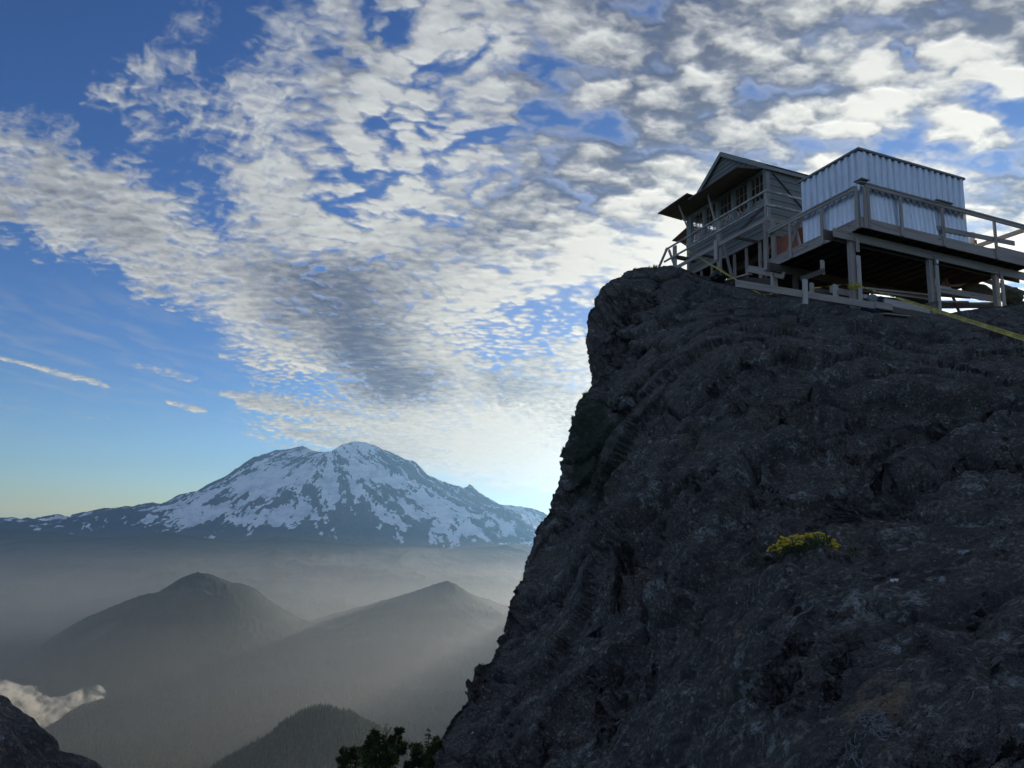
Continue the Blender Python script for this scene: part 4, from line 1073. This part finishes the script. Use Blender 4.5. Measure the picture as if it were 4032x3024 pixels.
st2(1210,1240,1700,1325,.62,.05,.17,W_GREY,'grey beam running from middle post to right post')
st2(1220,1222,1330,1242,.60,.06,.09,W_NEW,'short pale block on top of the grey beam')
st2(1590,1160,1932,1275,1.5,.05,.14,W_DARK,'dark beam sloping down behind the right post')
st2(350,1245,560,1290,.7,.05,.17,W_GREY,'grey board end standing behind the three stakes')
st2(215,1245,560,1315,.9,.05,.12,W_DARK,'dark low board behind the three stakes')
st2(620,1235,1150,1290,1.1,.10,.05,W_GREY,'top grey board of the stack under the deck')
st2(600,1260,1180,1312,1.05,.10,.05,W_DARK,'dark middle board of the stack under the deck')
st2(700,1265,1160,1330,1.0,.12,.05,W_GREY,'lower grey board of the stack under the deck')
st2(640,1330,1100,1345,1.15,.10,.05,W_DARK,'bottom dark board of the stack under the deck')
st2(560,1345,1240,1405,1.35,.05,.42,W_DARK,'wide dark sheet added behind the board stack to block the sky under the deck')  # added sheet, closes the strip of sky showing under the deck
st2(900,1310,1240,1335,1.2,.12,.10,W_GREY,'grey board end at the right of the stack under the deck')
st2(1230,1375,1700,1372,1.4,.10,.16,W_DARK,'thick dark sleeper between middle and right posts')
st2(1215,1345,1470,1348,.9,.10,.05,W_GREY,'grey board lying flat between middle and right posts')
st2(1500,1357,1640,1360,.8,.10,.03,W_NEW,'thin pale slat lying flat near the right post')
st2(1230,1215,1560,1200,1.6,.08,.05,W_GREY,'grey board high in the pile right of the middle post')
st2(1240,1290,1500,1310,1.7,.12,.06,W_DARK,'dark board low in the pile right of the middle post')
st2(1100,1380,1220,1345,.25,.10,.07,W_DARK,'stubby dark block leaning on the middle post')
st2(780,1443,990,1465,-.02,.10,.03,W_GREY,'thin grey slat lying on the rock left of the middle post')
st2(110,1160,300,1090,.5,.05,.12,W_DARK,'hanging dark board under the deck above the stakes')
def stake(x,y0,y1,a,w,label,mat=W_NEW):
    p=on_b(*Z2(x,y0),a);q=on_b(*Z2(x-6,y1),a)
    one(MB().beam((a,q[0],q[1]-.12),(a+.03,p[0],p[1]),w,.05,(1,0,0)),'stake',mat,label,'stake','short upright stakes by the foot board')
stake(152,1160,1325,.05,.12,'leftmost and tallest of the short stakes by the foot board')
stake(206,1190,1290,.30,.10,'narrow split stake second from the left',W_GREY)
stake(400,1203,1320,.20,.12,'slanted stake nearest to the corner deck post')
stake(292,1005,1085,.5,.10,'stub hanging from the deck above the stakes',W_GREY)
# beam pair poking out below the corner of the walkway
p=on_a(*Z1(962,1178),-.12);q=on_a(*Z1(1300,1245),.1)
one(MB().beam((p[0],-.12,p[1]),(q[0],.10,q[1]),.05,.20),'plank',W_GREY,'thick grey plank end jutting out beneath the walkway corner','plank','timbers stacked and lying under the deck',.003)
p=on_a(*Z1(750,1295),.25);q=on_a(*Z1(985,1230),.25)
one(MB().beam((p[0],.25,p[1]),(q[0],.25,q[1]),.14,.05),'plank',W_GREY,'pale board end slanting over the black bag','plank','timbers stacked and lying under the deck')
p=on_a(*Z1(690,1290),.15)
lump('black_bag',BLACKBAG,(p[0],.15,p[1]+.12),(.34,.25,.24),'black plastic bag slumped on the rock below the cabin','bag',9)
p=on_b(*Z2(760,1345),.25)
lump('coat',NAVY,(.3,p[0],p[1]),(.14,.26,.15),'dark navy bundle on the boards right of the corner post','cloth bundle',12)
p=on_b(*Z2(700,1420),.12);lump('cloth_heap',NAVY,(.2,p[0],p[1]),(.14,.34,.09),'flat dark blue cloth on the rock below the foot board','cloth bundle',15)
p=on_b(*Z2(692,1322),.18);lump('stone_bag',plain('grey sack',(.20,.23,.25),.8),(.16,p[0],p[1]),(.07,.13,.12),'small grey sack on the boards beside the navy bundle','sack',18)
p=on_b(*Z2(1560,1260),1.3);lump('canvas',TARP,(1.3,p[0],p[1]),(.18,.62,.22),'olive canvas heaped behind the grey beam','tarp',21)
p=on_b(*Z2(1830,1300),1.3);lump('canvas',TARP,(1.3,p[0],p[1]),(.25,.36,.26),'olive canvas bundle right of the right post','tarp',24)
p=on_b(*Z2(1225,1195),.5);m=MB();m.hexa([(.48,p[0]-.14,p[1]-.10),(.49,p[0]-.14,p[1]-.10),(.49,p[0]-.10,p[1]+.12),(.48,p[0]-.10,p[1]+.12),(.50,p[0]+.13,p[1]-.13),(.51,p[0]+.13,p[1]-.13),(.51,p[0]+.05,p[1]+.08),(.50,p[0]+.05,p[1]+.08)])
one(m,'paper_sheet',PAPER,'white paper sheet hanging beside the middle deck post','paper')
# ---------------------------------------------------------------- free meshes in world space
def wmesh(name,V,F,mat,label=None,cat=None,group=None,parent=None,base=None,smooth=False):
    V=np.array(V,float);base=np.array(base if base is not None else (V.mean(0) if parent is None else WB[parent.name]),float)
    me=bpy.data.meshes.new(name);me.from_pydata((V-base).tolist(),[],[tuple(f) for f in F]);me.update()
    if smooth: me.polygons.foreach_set('use_smooth',np.ones(len(F),bool))
    o=link(name,me,mat,parent)
    if parent is None:o.location=base
    WB[o.name]=base
    if label:prop(o,label,cat,group)
    return o
WB={}
def wthing(name,label,cat,base,group=None):
    o=bpy.data.objects.new(name,None);COL.objects.link(o);o.location=base;o.empty_display_size=.2;WB[o.name]=np.array(base,float);prop(o,label,cat,group);return o
def tube(V,F,pts,rad,n=5):
    """append a tapering tube to lists"""
    pts=[np.array(p,float) for p in pts];b0=len(V)
    for i,p in enumerate(pts):
        d=pts[min(i+1,len(pts)-1)]-pts[max(i-1,0)];d/=np.linalg.norm(d)+1e-9
        u=np.cross(d,(0,0,1.));u=u/np.linalg.norm(u) if np.linalg.norm(u)>1e-3 else np.array([1.,0,0]);v=np.cross(d,u)
        r=rad[i] if hasattr(rad,'__len__') else rad
        for k in range(n):
            t=2*math.pi*k/n;V.append(tuple(p+(u*math.cos(t)+v*math.sin(t))*r))
    for i in range(len(pts)-1):
        for k in range(n):
            k2=(k+1)%n;F.append((b0+i*n+k,b0+i*n+k2,b0+(i+1)*n+k2,b0+(i+1)*n+k))
# ---------------------------------------------------------------- caution tape
def ribbon(name,pts,w,twist,label,group,lay=None):
    """pts: world points; twist: turns per metre (or list)"""
    pts=[np.array(p,float) for p in pts];V=[];F=[];ang=0;last=None
    dense=[];
    for p,q in zip(pts[:-1],pts[1:]):
        n=max(2,int(np.linalg.norm(q-p)/.05))
        for k in range(n):dense.append(p+(q-p)*k/n)
    dense.append(pts[-1]);L=0
    for i,p in enumerate(dense):
        d=dense[min(i+1,len(dense)-1)]-dense[max(i-1,0)];d/=np.linalg.norm(d)
        view=p/np.linalg.norm(p);wv=np.cross(d,view);wv/=np.linalg.norm(wv)
        if wv[2]<0:wv=-wv
        nv=np.cross(wv,d)
        if last is not None:L+=np.linalg.norm(p-last)
        last=p;a=twist(L);ww=w(L) if callable(w) else w
        e=wv*math.cos(a)+nv*math.sin(a)
        cup=nv*.003
        V+=[tuple(p-e*ww/2),tuple(p+cup),tuple(p+e*ww/2)]
    for i in range(len(dense)-1):
        for k in (0,1):F.append((i*3+k,i*3+k+1,i*3+k+4,i*3+k+3))
    return wmesh(name,V,F,TAPEM,label,'caution tape',group,smooth=True),L
def z1p(x,y,b): a,c,t=on_a(*Z1(x,y),b);return P3(a,b,c)
def z2p(x,y,a): b,c,t=on_b(*Z2(x,y),a);return P3(a,b,c)
GT='lengths of yellow caution tape strung about the building'
knot=z2p(545,1195,.22)
pr=on_crag(*Z1(1085,1432));pr=pr*.992
ribbon('caution_tape',[z1p(398,1013,-.10),pr+(0,0,.02)],.05,lambda L:.6+.9*math.sin(L*1.3)+L*.9,'yellow caution tape running from the walkway rail down to the rock',GT)
ribbon('caution_tape',[pr+np.array([.05,0,.02]),z2p(150,1246,.04),z2p(210,1232,.24),knot],.026,lambda L:L*5,'thin twisted caution tape between the rock and the corner deck post',GT)
e_in=z2p(612,1222,.20);edge=ray(np.array(2212.),np.array(731.))*7.4;d_=(edge-e_in);end=e_in+d_*1.16
LT=np.linalg.norm(end-e_in)
def tw(L):
    t=L/LT;return 40.*max(0,.43-t) if t<.43 else 0.
tp,_=ribbon('caution_tape',[knot,e_in,end],lambda L:.030 if L<.40*LT else .026+.016*min(1,(L-.40*LT)/.6),lambda L:tw(L)*1.,'long caution tape with black lettering stretched from the corner post down to the right',GT)
# lettering, set upside down as the tape hangs
dn=(end-e_in)/np.linalg.norm(end-e_in)
def letter(txt,s0,size,hgt):
    cu=bpy.data.curves.new('t','FONT');cu.body=txt;cu.size=hgt*1.38;cu.extrude=0.0;cu.space_character=1.0
    o=bpy.data.objects.new('t',cu);COL.objects.link(o);bpy.context.view_layer.update()
    me=bpy.data.meshes.new_from_object(o.evaluated_get(bpy.context.evaluated_depsgraph_get()));bpy.data.objects.remove(o)
    co=np.empty(len(me.vertices)*3,np.float32);me.vertices.foreach_get('co',co);co=co.reshape(-1,3)
    if not len(co):return
    W=co[:,0].max()-co[:,0].min();sx=size/W;x=(co[:,0]-co[:,0].min())*sx;y=co[:,1]
    P=[]
    for a,b in zip(x,y):
        p=e_in+dn*(s0+size-a)     # reads from right to left when seen from the camera
        view=p/np.linalg.norm(p);wv=np.cross(dn,view);wv/=np.linalg.norm(wv)
        if wv[2]<0:wv=-wv
        nv=-view
        P.append(p+wv*(hgt/2-b)+nv*.006)
    me2=bpy.data.meshes.new('lettering');me2.from_pydata([tuple(np.array(q)-WB[tp.name]) for q in P],[],[tuple(p.vertices) for p in me.polygons]);link('lettering',me2,INK,tp)
    bpy.data.meshes.remove(me)
s=.44*LT;per=.86
while s<LT-.1:
    letter('CUIDADO',s+.05,.32,.030);letter('CAUTION',s+.42,.31,.030);letter('-',s+.77,.06,.03);s+=per
# knot at the post
V=[];F=[];rng=random.Random(4)
for k in range(5):
    pts=[knot+np.array([0,0,.0])];q=pts[0].copy();ph=rng.uniform(0,6)
    for i in range(7):
        q=q+np.array([rng.uniform(-.03,.03)+.02*math.cos(ph+i),rng.uniform(-.03,.01),-.032+.03*math.sin(ph+i*1.2)]);pts.append(q.copy())
    tube(V,F,pts,.008,4)
for cz in (0,.05,-.04):
    ring=[]
    for k in range(13):
        t=2*math.pi*k/12;ring.append(P3(.38+.15*math.cos(t),.05+.16*math.sin(t),knot[2]-O[2]+cz+.03*math.sin(t)))
    tube(V,F,ring,.010,4)
wmesh('tape_knot',V,F,TAPEM,'loose knot of yellow tape tied round the corner deck post','caution tape',smooth=True)
# ---------------------------------------------------------------- yellow flower clump on the ledge
YEL=plain('dull yellow petals',(.60,.46,.035),.8,60,.35);STEM=plain('grey green stems',(.10,.115,.06),.8,30,.3);LEAF=plain('grey green leaves',(.055,.075,.035),.8,30,.35)
base=on_crag(1735,1198);FD=np.linalg.norm(base)
fl=wthing('wildflower_clump','dome of small yellow wildflowers on thin stems growing on a rock ledge','wildflowers',base)
def head_mesh(seed):
    rng=np.random.default_rng(seed);V=[];F=[]
    for k in range(15):
        d=rng.normal(size=3);d/=np.linalg.norm(d);d[2]=abs(d[2])*.7-.05;c=d*np.array([1,1,.75])*.62;r=rng.uniform(.28,.42);b0=len(V)
        for j in range(4):
            ph=math.pi*(j+.5)/4
            for i in range(6):
                th=2*math.pi*i/6;V.append(tuple(c+r*np.array([math.sin(ph)*math.cos(th),math.sin(ph)*math.sin(th),math.cos(ph)])*rng.uniform(.8,1.2)))
        for j in range(3):
            for i in range(6):F.append((b0+j*6+i,b0+j*6+(i+1)%6,b0+(j+1)*6+(i+1)%6,b0+(j+1)*6+i))
        F.append(tuple(b0+i for i in range(6)));F.append(tuple(b0+18+i for i in range(5,-1,-1)))
    me=bpy.data.meshes.new('flower_head');me.from_pydata(V,[],F);me.materials.append(YEL);return me
HM=[head_mesh(k) for k in range(4)];rng=np.random.default_rng(3);SV=[];SF=[];heads=[]
def topy(x): return np.interp(x,[1656,1668,1690,1705,1760,1790,1800,1815],[1190,1176,1158,1156,1150,1152,1162,1178])
tries=0
while len(heads)<82 and tries<4000:
    tries+=1
    x=rng.uniform(1659,1812);y=rng.uniform(topy(x)+2,1192 if (x<1690 or x>1785) else 1180)
    if rng.random()<.45*np.clip((y-1168)/20,0,1):continue
    if any((x-a)**2+((y-b)*1.2)**2<26 for a,b in heads):continue
    heads.append((x,y))
for i,(x,y) in enumerate(heads):
    dep=FD*(1-.010+.02*rng.uniform(-1,1));p=ray(np.array(x),np.array(y))*dep
    o=bpy.data.objects.new('flower_head',HM[i%4]);COL.objects.link(o);o.parent=fl;o.location=p-base
    r=FD*rng.uniform(4.2,6.0)/1580;o.scale=(r,r,r*.85);o.rotation_euler=(rng.uniform(-.4,.4),rng.uniform(-.4,.4),rng.uniform(0,6))
    ft=on_crag(1735+(x-1735)*.62,1199);ft=ft+(0,0,-.01);m_=(p+ft)/2+np.array([rng.uniform(-.01,.01),0,.008])
    tube(SV,SF,[ft,m_,p-np.array([0,0,r*.4])],[.0016,.0014,.0012],4)
wmesh('stems',SV,SF,STEM,parent=fl)
LV=[];LF=[]
for k in range(520):
    x=rng.normal(1735,30);y0=1199;p=on_crag(np.clip(x,1672,1795),y0)*(1+rng.uniform(-.004,.01))
    d=np.array([rng.normal()*.5,rng.normal()*.5,1.]);d/=np.linalg.norm(d);L_=rng.uniform(.015,.05);sd=np.cross(d,rng.normal(size=3));sd/=np.linalg.norm(sd)+1e-9
    q=p+np.array([0,0,rng.uniform(-.005,.03)]);b0=len(LV);LV+=[tuple(q-sd*.0025),tuple(q+d*L_*.5-sd*.004),tuple(q+d*L_),tuple(q+d*L_*.5+sd*.004)];LF.append((b0,b0+1,b0+2,b0+3))
lv_=wmesh('leaves',LV,LF,LEAF,parent=fl)
# ---------------------------------------------------------------- little things on the crag
WHITE=plain('white petals',(.7,.68,.7),.7,60,.1);ROOT=plain('bleached dry twigs',(.20,.215,.22),.85,40,.25)
for (x,y,lb) in ((1926,1293,'left one of two tiny white flowers on the dark rock'),(1936,1292.5,'right one of two tiny white flowers on the dark rock')):
    p=on_crag(x,y+3)*.995;t=wthing('small_flower',lb,'flower',p,'pair of tiny white flowers');V=[];F=[]
    r=.0062
    for k in range(6):
        a=k*math.pi/3;b0=len(V);c,s_=math.cos(a),math.sin(a);top=np.array([0,0,.012])
        V+=[tuple(p+top),tuple(p+top+np.array([c*r-s_*r*.4,s_*r*.6-.3*r,c*r*.6+.2*r])),tuple(p+top+np.array([c*r*1.4,-.2*r,s_*r*1.2+.3*r])),tuple(p+top+np.array([c*r+s_*r*.4,-.3*r,c*r*-.2+s_*r]))];F.append((b0,b0+1,b0+2,b0+3))
    V2=[];F2=[]
    for j in range(5):
        ph=math.pi*j/4
        for i in range(8):
            th=2*math.pi*i/8;V2.append(tuple(p+np.array([0,0,.013])+r*np.array([math.sin(ph)*math.cos(th),math.sin(ph)*math.sin(th),.7*math.cos(ph)])))
    for j in range(4):
        for i in range(8):F2.append((j*8+i,j*8+(i+1)%8,(j+1)*8+(i+1)%8,(j+1)*8+i))
    wmesh('petals',V2+V,F2+[tuple(q+len(V2) for q in f) for f in F],WHITE,parent=t,smooth=True)
    V=[];F=[];tube(V,F,[p+(0,0,-.012),p+(0.002,0,.0),p+(0,0,.012)],.0012,4);wmesh('stem',V,F,STEM,parent=t)
def tangle(cx,cy,rx,ry,n,seed,label):
    rng=np.random.default_rng(seed);V=[];F=[]
    for k in range(n):
        x=cx+rng.normal()*rx*.5;y=cy+rng.normal()*ry*.5;a=rng.uniform(0,6.28);pts=[];rad=[]
        m_=rng.integers(4,9)
        for i in range(m_):
            g=on_crag(x,y);pts.append(g*(1-.006-.008*math.sin(i/m_*math.pi)*rng.uniform(.3,1)));rad.append(.0010*(1-i/m_*.6))
            a+=rng.normal()*.7;st=rng.uniform(2.,4.);x+=math.cos(a)*st;y+=math.sin(a)*st-.2
        tube(V,F,pts,rad,3)
    wmesh('dry_twigs',V,F,ROOT,label,'twigs')
tangle(1893,1568,26,20,60,1,'pale tangle of dry twigs on the lower right rock')
tangle(1915,1600,26,22,44,2,'thin pale twig tangle just below the larger one')
tangle(1855,1640,22,22,40,3,'pale dry twigs at the bottom edge of the frame')
def tuft(x,y,n,h,seed,label,dx=0.,col=None,name='grass_tuft',cat='grass tuft',lean=-.2,spread=12):
    rng=np.random.default_rng(seed);V=[];F=[]
    for k in range(n):
        px=x+rng.normal()*spread*.5;py=y+rng.normal()*3;p=on_crag(px,py);d=np.linalg.norm(p)
        L_=h*d/1580*rng.uniform(.4,1.);a=np.array([lean+rng.normal()*.5,rng.normal()*.5,1.]);a/=np.linalg.norm(a);b=a+np.array([rng.normal()*.4+lean*.5,0,-.35]);w_=max(.004,d*.00035)
        sd=np.cross(a,p/d);sd/=np.linalg.norm(sd);b0=len(V)
        q0=p-a*.03;q1=p+a*L_*.55;q2=q1+b*L_*.45
        V+=[tuple(q0-sd*w_),tuple(q0+sd*w_),tuple(q1+sd*w_*.7),tuple(q1-sd*w_*.7),tuple(q2)];F+=[(b0,b0+1,b0+2,b0+3),(b0+3,b0+2,b0+4)]
    wmesh(name,V,F,col or LEAF,label,cat,'tufts of plants rooted on the crag')
tuft(1413,583,60,11,11,'little dark shrub on the very top left of the crag',name='small_shrub',cat='shrub',spread=9,lean=0.)
tuft(1262,852,90,12,12,'long grass tuft on the shoulder below the overhang',spread=16)
tuft(1222,975,60,11,13,'grass tuft halfway down the cliff edge',spread=8)
tuft(1240,905,60,8,14,'short grass on the cliff edge just under the shoulder',spread=14)
tuft(1190,1108,50,11,15,'grass tuft on the cliff edge level with the snow slopes',spread=7)
tuft(1046,1441,40,8,16,'tuft on the lowest notch of the cliff edge',spread=8)
tuft(1702,722,260,7,17,'low dull yellow green cushion plant on the upper rock',spread=26,lean=0.,name='cushion_plant',cat='plant')
tuft(1640,1203,70,8,31,'thin dry grass just left of the yellow flowers',spread=16,lean=0.)
tuft(1842,1196,60,7,32,'thin dry grass just right of the yellow flowers',spread=14,lean=0.)
tuft(1590,1236,50,6,33,'sparse sprigs on the ledge lip below the yellow flowers',spread=18,lean=0.)
tuft(2060,1420,50,5,18,'tiny green sprig on the right hand rock',spread=10,lean=0.)
# ---------------------------------------------------------------- near trees at the foot of the crag
NEEDLE=None
def needle_mat():
    m=NT('dark conifer sprays');n=m.noise(m.obj(),1.4,4,.6)
    m.set(m.b.inputs['Base Color'],m.mix(m.ramp(n,.35,.65),rgb(.022,.040,.020),rgb(.075,.095,.035)));m.b.inputs['Roughness'].default_value=.9;m.b.inputs['Specular IOR Level'].default_value=.1
    return m.m
NEEDLE=needle_mat();BARK=plain('grey brown bark',(.055,.045,.038),.95,12,.4)
def spray(V,F,c,s,rng,dr=None):
    d=rng.normal(size=3) if dr is None else dr+rng.normal(size=3)*.45;d/=np.linalg.norm(d);e=np.cross(d,rng.normal(size=3));e/=np.linalg.norm(e)+1e-9
    b0=len(V);L_=s*rng.uniform(.7,1.5);w_=s*rng.uniform(.16,.34)
    V+=[tuple(c),tuple(c+d*L_*.45+e*w_),tuple(c+d*L_),tuple(c+d*L_*.45-e*w_)];F.append((b0,b0+1,b0+2,b0+3))
def bushy(lobes,D,seed,label,ground,tops=()):
    rng=np.random.default_rng(seed);px=D/1580
    foot=ray(np.array(lobes[0][0]*1.),np.array(1740.))*D
    foot[2]=ground_height(np.array([foot[0]]),np.array([foot[1]]))[0]-.3
    t=wthing('conifer',label,'tree',foot)
    TV=[];TF=[];FV=[];FF=[]
    hub=ray(np.array(lobes[0][0]*1.),np.array(1670.))*D
    tube(TV,TF,[foot,(foot+hub)/2+(.1,0,0),hub],[.30,.22,.15],8)
    for (x,y,r,dens) in lobes:
        c=ray(np.array(x*1.),np.array(y*1.))*(D+rng.uniform(-.5,.5));R_=r*px
        mid=(hub+c)/2+np.array([rng.normal()*.1,0,-.1]);tube(TV,TF,[hub,mid,c],[.10,.05,.015],5)
        for q in range(7):
            e=c+rng.normal(size=3)*R_*.5;tube(TV,TF,[c*.6+mid*.4,e],[.025,.006],4)
            n=int(44*dens)
            for k in range(n):
                d=rng.normal(size=3);d/=np.linalg.norm(d);p=e+d*R_*.42*rng.uniform(0,1)**.6
                if float(vnoise(p[0]*2.6,p[1]*2.6,p[2]*2.6,seed))<-.22:continue
                for z in range(3):spray(FV,FF,p+rng.normal(size=3)*.04,.12,rng,np.array([d[0],d[1],.25+d[2]*.4]))
    for (x0,y0,x1,y1) in tops:
        p=ray(np.array(x0*1.),np.array(y0*1.))*D;q=ray(np.array(x1*1.),np.array(y1*1.))*D;m_=(p+q)/2+rng.normal(size=3)*.06
        tube(TV,TF,[p,m_,q],[.035,.022,.006],5)
        for k in range(50):
            tt=rng.uniform(.1,1);c=p*(1-tt)+q*tt;spray(FV,FF,c+rng.normal(size=3)*.03,.07,rng)
    wmesh('trunk',TV,TF,BARK,parent=t,smooth=True);wmesh('crown',FV,FF,NEEDLE,parent=t)
def fir(x,ytop,h,D,seed,label,wd):
    rng=np.random.default_rng(seed);top=ray(np.array(x*1.),np.array(ytop*1.))*D;foot=top.copy()
    foot[2]=min(ground_height(np.array([foot[0]]),np.array([foot[1]]))[0]-.2,top[2]-h);H=top[2]-foot[2]
    t=wthing('conifer',label,'tree',foot);TV=[];TF=[];FV=[];FF=[]
    tube(TV,TF,[foot,(foot+top)/2,top],[.16,.08,.012],7);n=int(H*4.6)
    for i in range(n):
        s_=.12+i/n*H
        if s_>6:break
        for k in range(6):
            if rng.random()<.15:continue
            a=rng.uniform(0,6.28);L_=min(wd*(.12+s_*.30),2.2)*rng.uniform(.6,1.15);p=top-np.array([0,0,s_+rng.uniform(-.05,.05)])
            e=p+np.array([math.cos(a)*L_,math.sin(a)*L_,L_*.10-.06]);m_=(p+e)/2-np.array([0,0,.04*L_]);tube(TV,TF,[p,m_,e],[.02,.012,.004],4)
            for q in range(int(12+L_*34)):
                tt=rng.uniform(.12,1);c=(p*(1-tt)**2+2*m_*tt*(1-tt)+e*tt*tt);sd=np.array([-math.sin(a),math.cos(a),0])*rng.choice([-1,1])
                spray(FV,FF,c+rng.normal(size=3)*.012,.075*(1.25-tt*.5),rng,sd+np.array([math.cos(a),math.sin(a),.15])*.8)
    wmesh('trunk',TV,TF,BARK,parent=t,smooth=True);wmesh('crown',FV,FF,NEEDLE,parent=t)
bushy([(830,1640,26,1.1),(812,1590,13,1.2),(800,1600,10,.8),(822,1607,14,1.),(838,1600,10,.7),(858,1590,9,1.2),(850,1604,11,1.),(862,1578,6,1.),(806,1622,16,1.2),(852,1630,15,.9),(868,1620,8,.6),(835,1622,14,.8),(790,1640,18,1.2),(845,1655,18,.8),(873,1612,6,.5),(815,1655,24,1.2)],48.,21,'broad ragged dark evergreen with bare twisted top at the foot of the crag',0,((832,1600,835,1563),(833,1590,846,1571)))
bushy([(765,1655,20,1.2),(745,1640,9,1.),(758,1628,12,1.1),(776,1622,12,1.1),(742,1655,14,1.1),(790,1655,16,1.2),(742,1622,5,.8)],50.,22,'low dark bushy evergreen left of the ragged one',0,((743,1630,743,1606),))
fir(927,1571,1.,44.,23,'small young fir with open branches standing above dark scrub',.85)
bushy([(925,1650,20,1.2),(905,1615,8,.9),(900,1628,8,.9),(915,1625,12,1.1),(935,1625,12,1.2),(948,1612,10,1.2),(955,1630,14,1.3),(895,1650,14,1.1),(945,1600,5,.9),(880,1655,8,.8),(935,1645,18,1.2),(965,1645,14,1.3)],42.,24,'dense dark scrub against the base of the crag below the young fir',0)
# ---------------------------------------------------------------- low sunlit cloud wisp
def wisp():
    pts=[(-260,1490,46),(-120,1520,44),(-20,1528,34),(40,1532,30),(85,1545,22),(120,1535,18),(150,1518,14),(180,1503,13),(205,1497,12),(222,1500,6),(236,1508,2)]
    D=2300.;V=[];F=[];n=20;px=D/1580
    xs=np.linspace(0,len(pts)-1,44);P=np.array(pts,float);cx=np.interp(xs,range(len(P)),P[:,0]);cyy=np.interp(xs,range(len(P)),P[:,1]);rr=np.interp(xs,range(len(P)),P[:,2])
    for i in range(len(xs)):
        c=ray(np.array(cx[i]),np.array(cyy[i]))*D
        for k in range(n):
            t=2*math.pi*k/n;R_=1.2*rr[i]*px*(1+.25*float(vnoise(i*.35,k*.9,0,501)));V.append((c[0]+.12*R_*math.sin(t+1),c[1]+R_*1.5*math.cos(t),c[2]+R_*math.sin(t)))
    for i in range(len(xs)-1):
        for k in range(n):
            k2=(k+1)%n;F.append((i*n+k,i*n+k2,(i+1)*n+k2,(i+1)*n+k))
    F.append(tuple(range(n-1,-1,-1)));F.append(tuple((len(xs)-1)*n+k for k in range(n)))
    mt=bpy.data.materials.new('cloud wisp');mt.use_nodes=True;t=mt.node_tree;t.nodes.remove(t.nodes['Principled BSDF'])
    v=t.nodes.new('ShaderNodeVolumePrincipled');v.inputs['Color'].default_value=(1,.97,.90,1);v.inputs['Anisotropy'].default_value=.72
    tc=t.nodes.new('ShaderNodeTexCoord');ns=t.nodes.new('ShaderNodeTexNoise');ns.inputs["Scale"].default_value=.032;ns.inputs['Detail'].default_value=8;ns.inputs['Roughness'].default_value=.68;ns.inputs['Distortion'].default_value=.6
    mr=t.nodes.new('ShaderNodeMapRange');mr.inputs[1].default_value=.47;mr.inputs[2].default_value=.72;mr.inputs[3].default_value=0;mr.inputs[4].default_value=WISP
    t.links.new(tc.outputs['Object'],ns.inputs['Vector']);t.links.new(ns.outputs[0],mr.inputs[0]);t.links.new(mr.outputs[0],v.inputs['Density']);t.links.new(v.outputs[0],t.nodes['Material Output'].inputs['Volume'])
    wmesh('low_cloud',V,F,mt,'sunlit scrap of low cloud drifting beside the lower left rock','cloud')
WISP=.085
wisp()
# ---------------------------------------------------------------- air
HAZE=(1.4e-5,(.30,.60,1,1),.66)
MIST=[(.7e-5,-240.),(2.2e-5,-410.),(4.2e-5,-560.),(6e-5,-770.)]
def box_mesh(name,lo,hi):
    V=[(x,y,z) for x in (lo[0],hi[0]) for y in (lo[1],hi[1]) for z in (lo[2],hi[2])]
    me=bpy.data.meshes.new(name);me.from_pydata(V,[],[(0,1,3,2),(4,6,7,5),(0,4,5,1),(2,3,7,6),(0,2,6,4),(1,5,7,3)]);return me
def volume(name,lo,hi,dens,col,g,label):
    me=box_mesh(name,lo,hi)
    mt=bpy.data.materials.new(name+' air');mt.use_nodes=True;t=mt.node_tree;t.nodes.remove(t.nodes['Principled BSDF'])
    v=t.nodes.new('ShaderNodeVolumePrincipled');v.inputs['Color'].default_value=col;v.inputs['Density'].default_value=dens;v.inputs['Anisotropy'].default_value=g
    t.links.new(v.outputs[0],t.nodes['Material Output'].inputs['Volume'])
    o=link(name,me,mt);prop(o,label,'haze',kind='stuff');return o
volume('haze',(-46000,-9000,-1400),(40000,36000,2250),HAZE[0],HAZE[1],HAZE[2],'thin blue morning haze between the crag and the volcano')
for k,(dn_,top_) in enumerate(MIST):
    volume('mist',(-40000+k*40,-8000+k*40,-1330+k*5),(38000-k*40,13500-k*40,top_),dn_,(.97,.98,.98,1),.80,('topmost thin','upper','middle','lowest thick')[k]+' layer of pale sunlit mist lying in the valley')
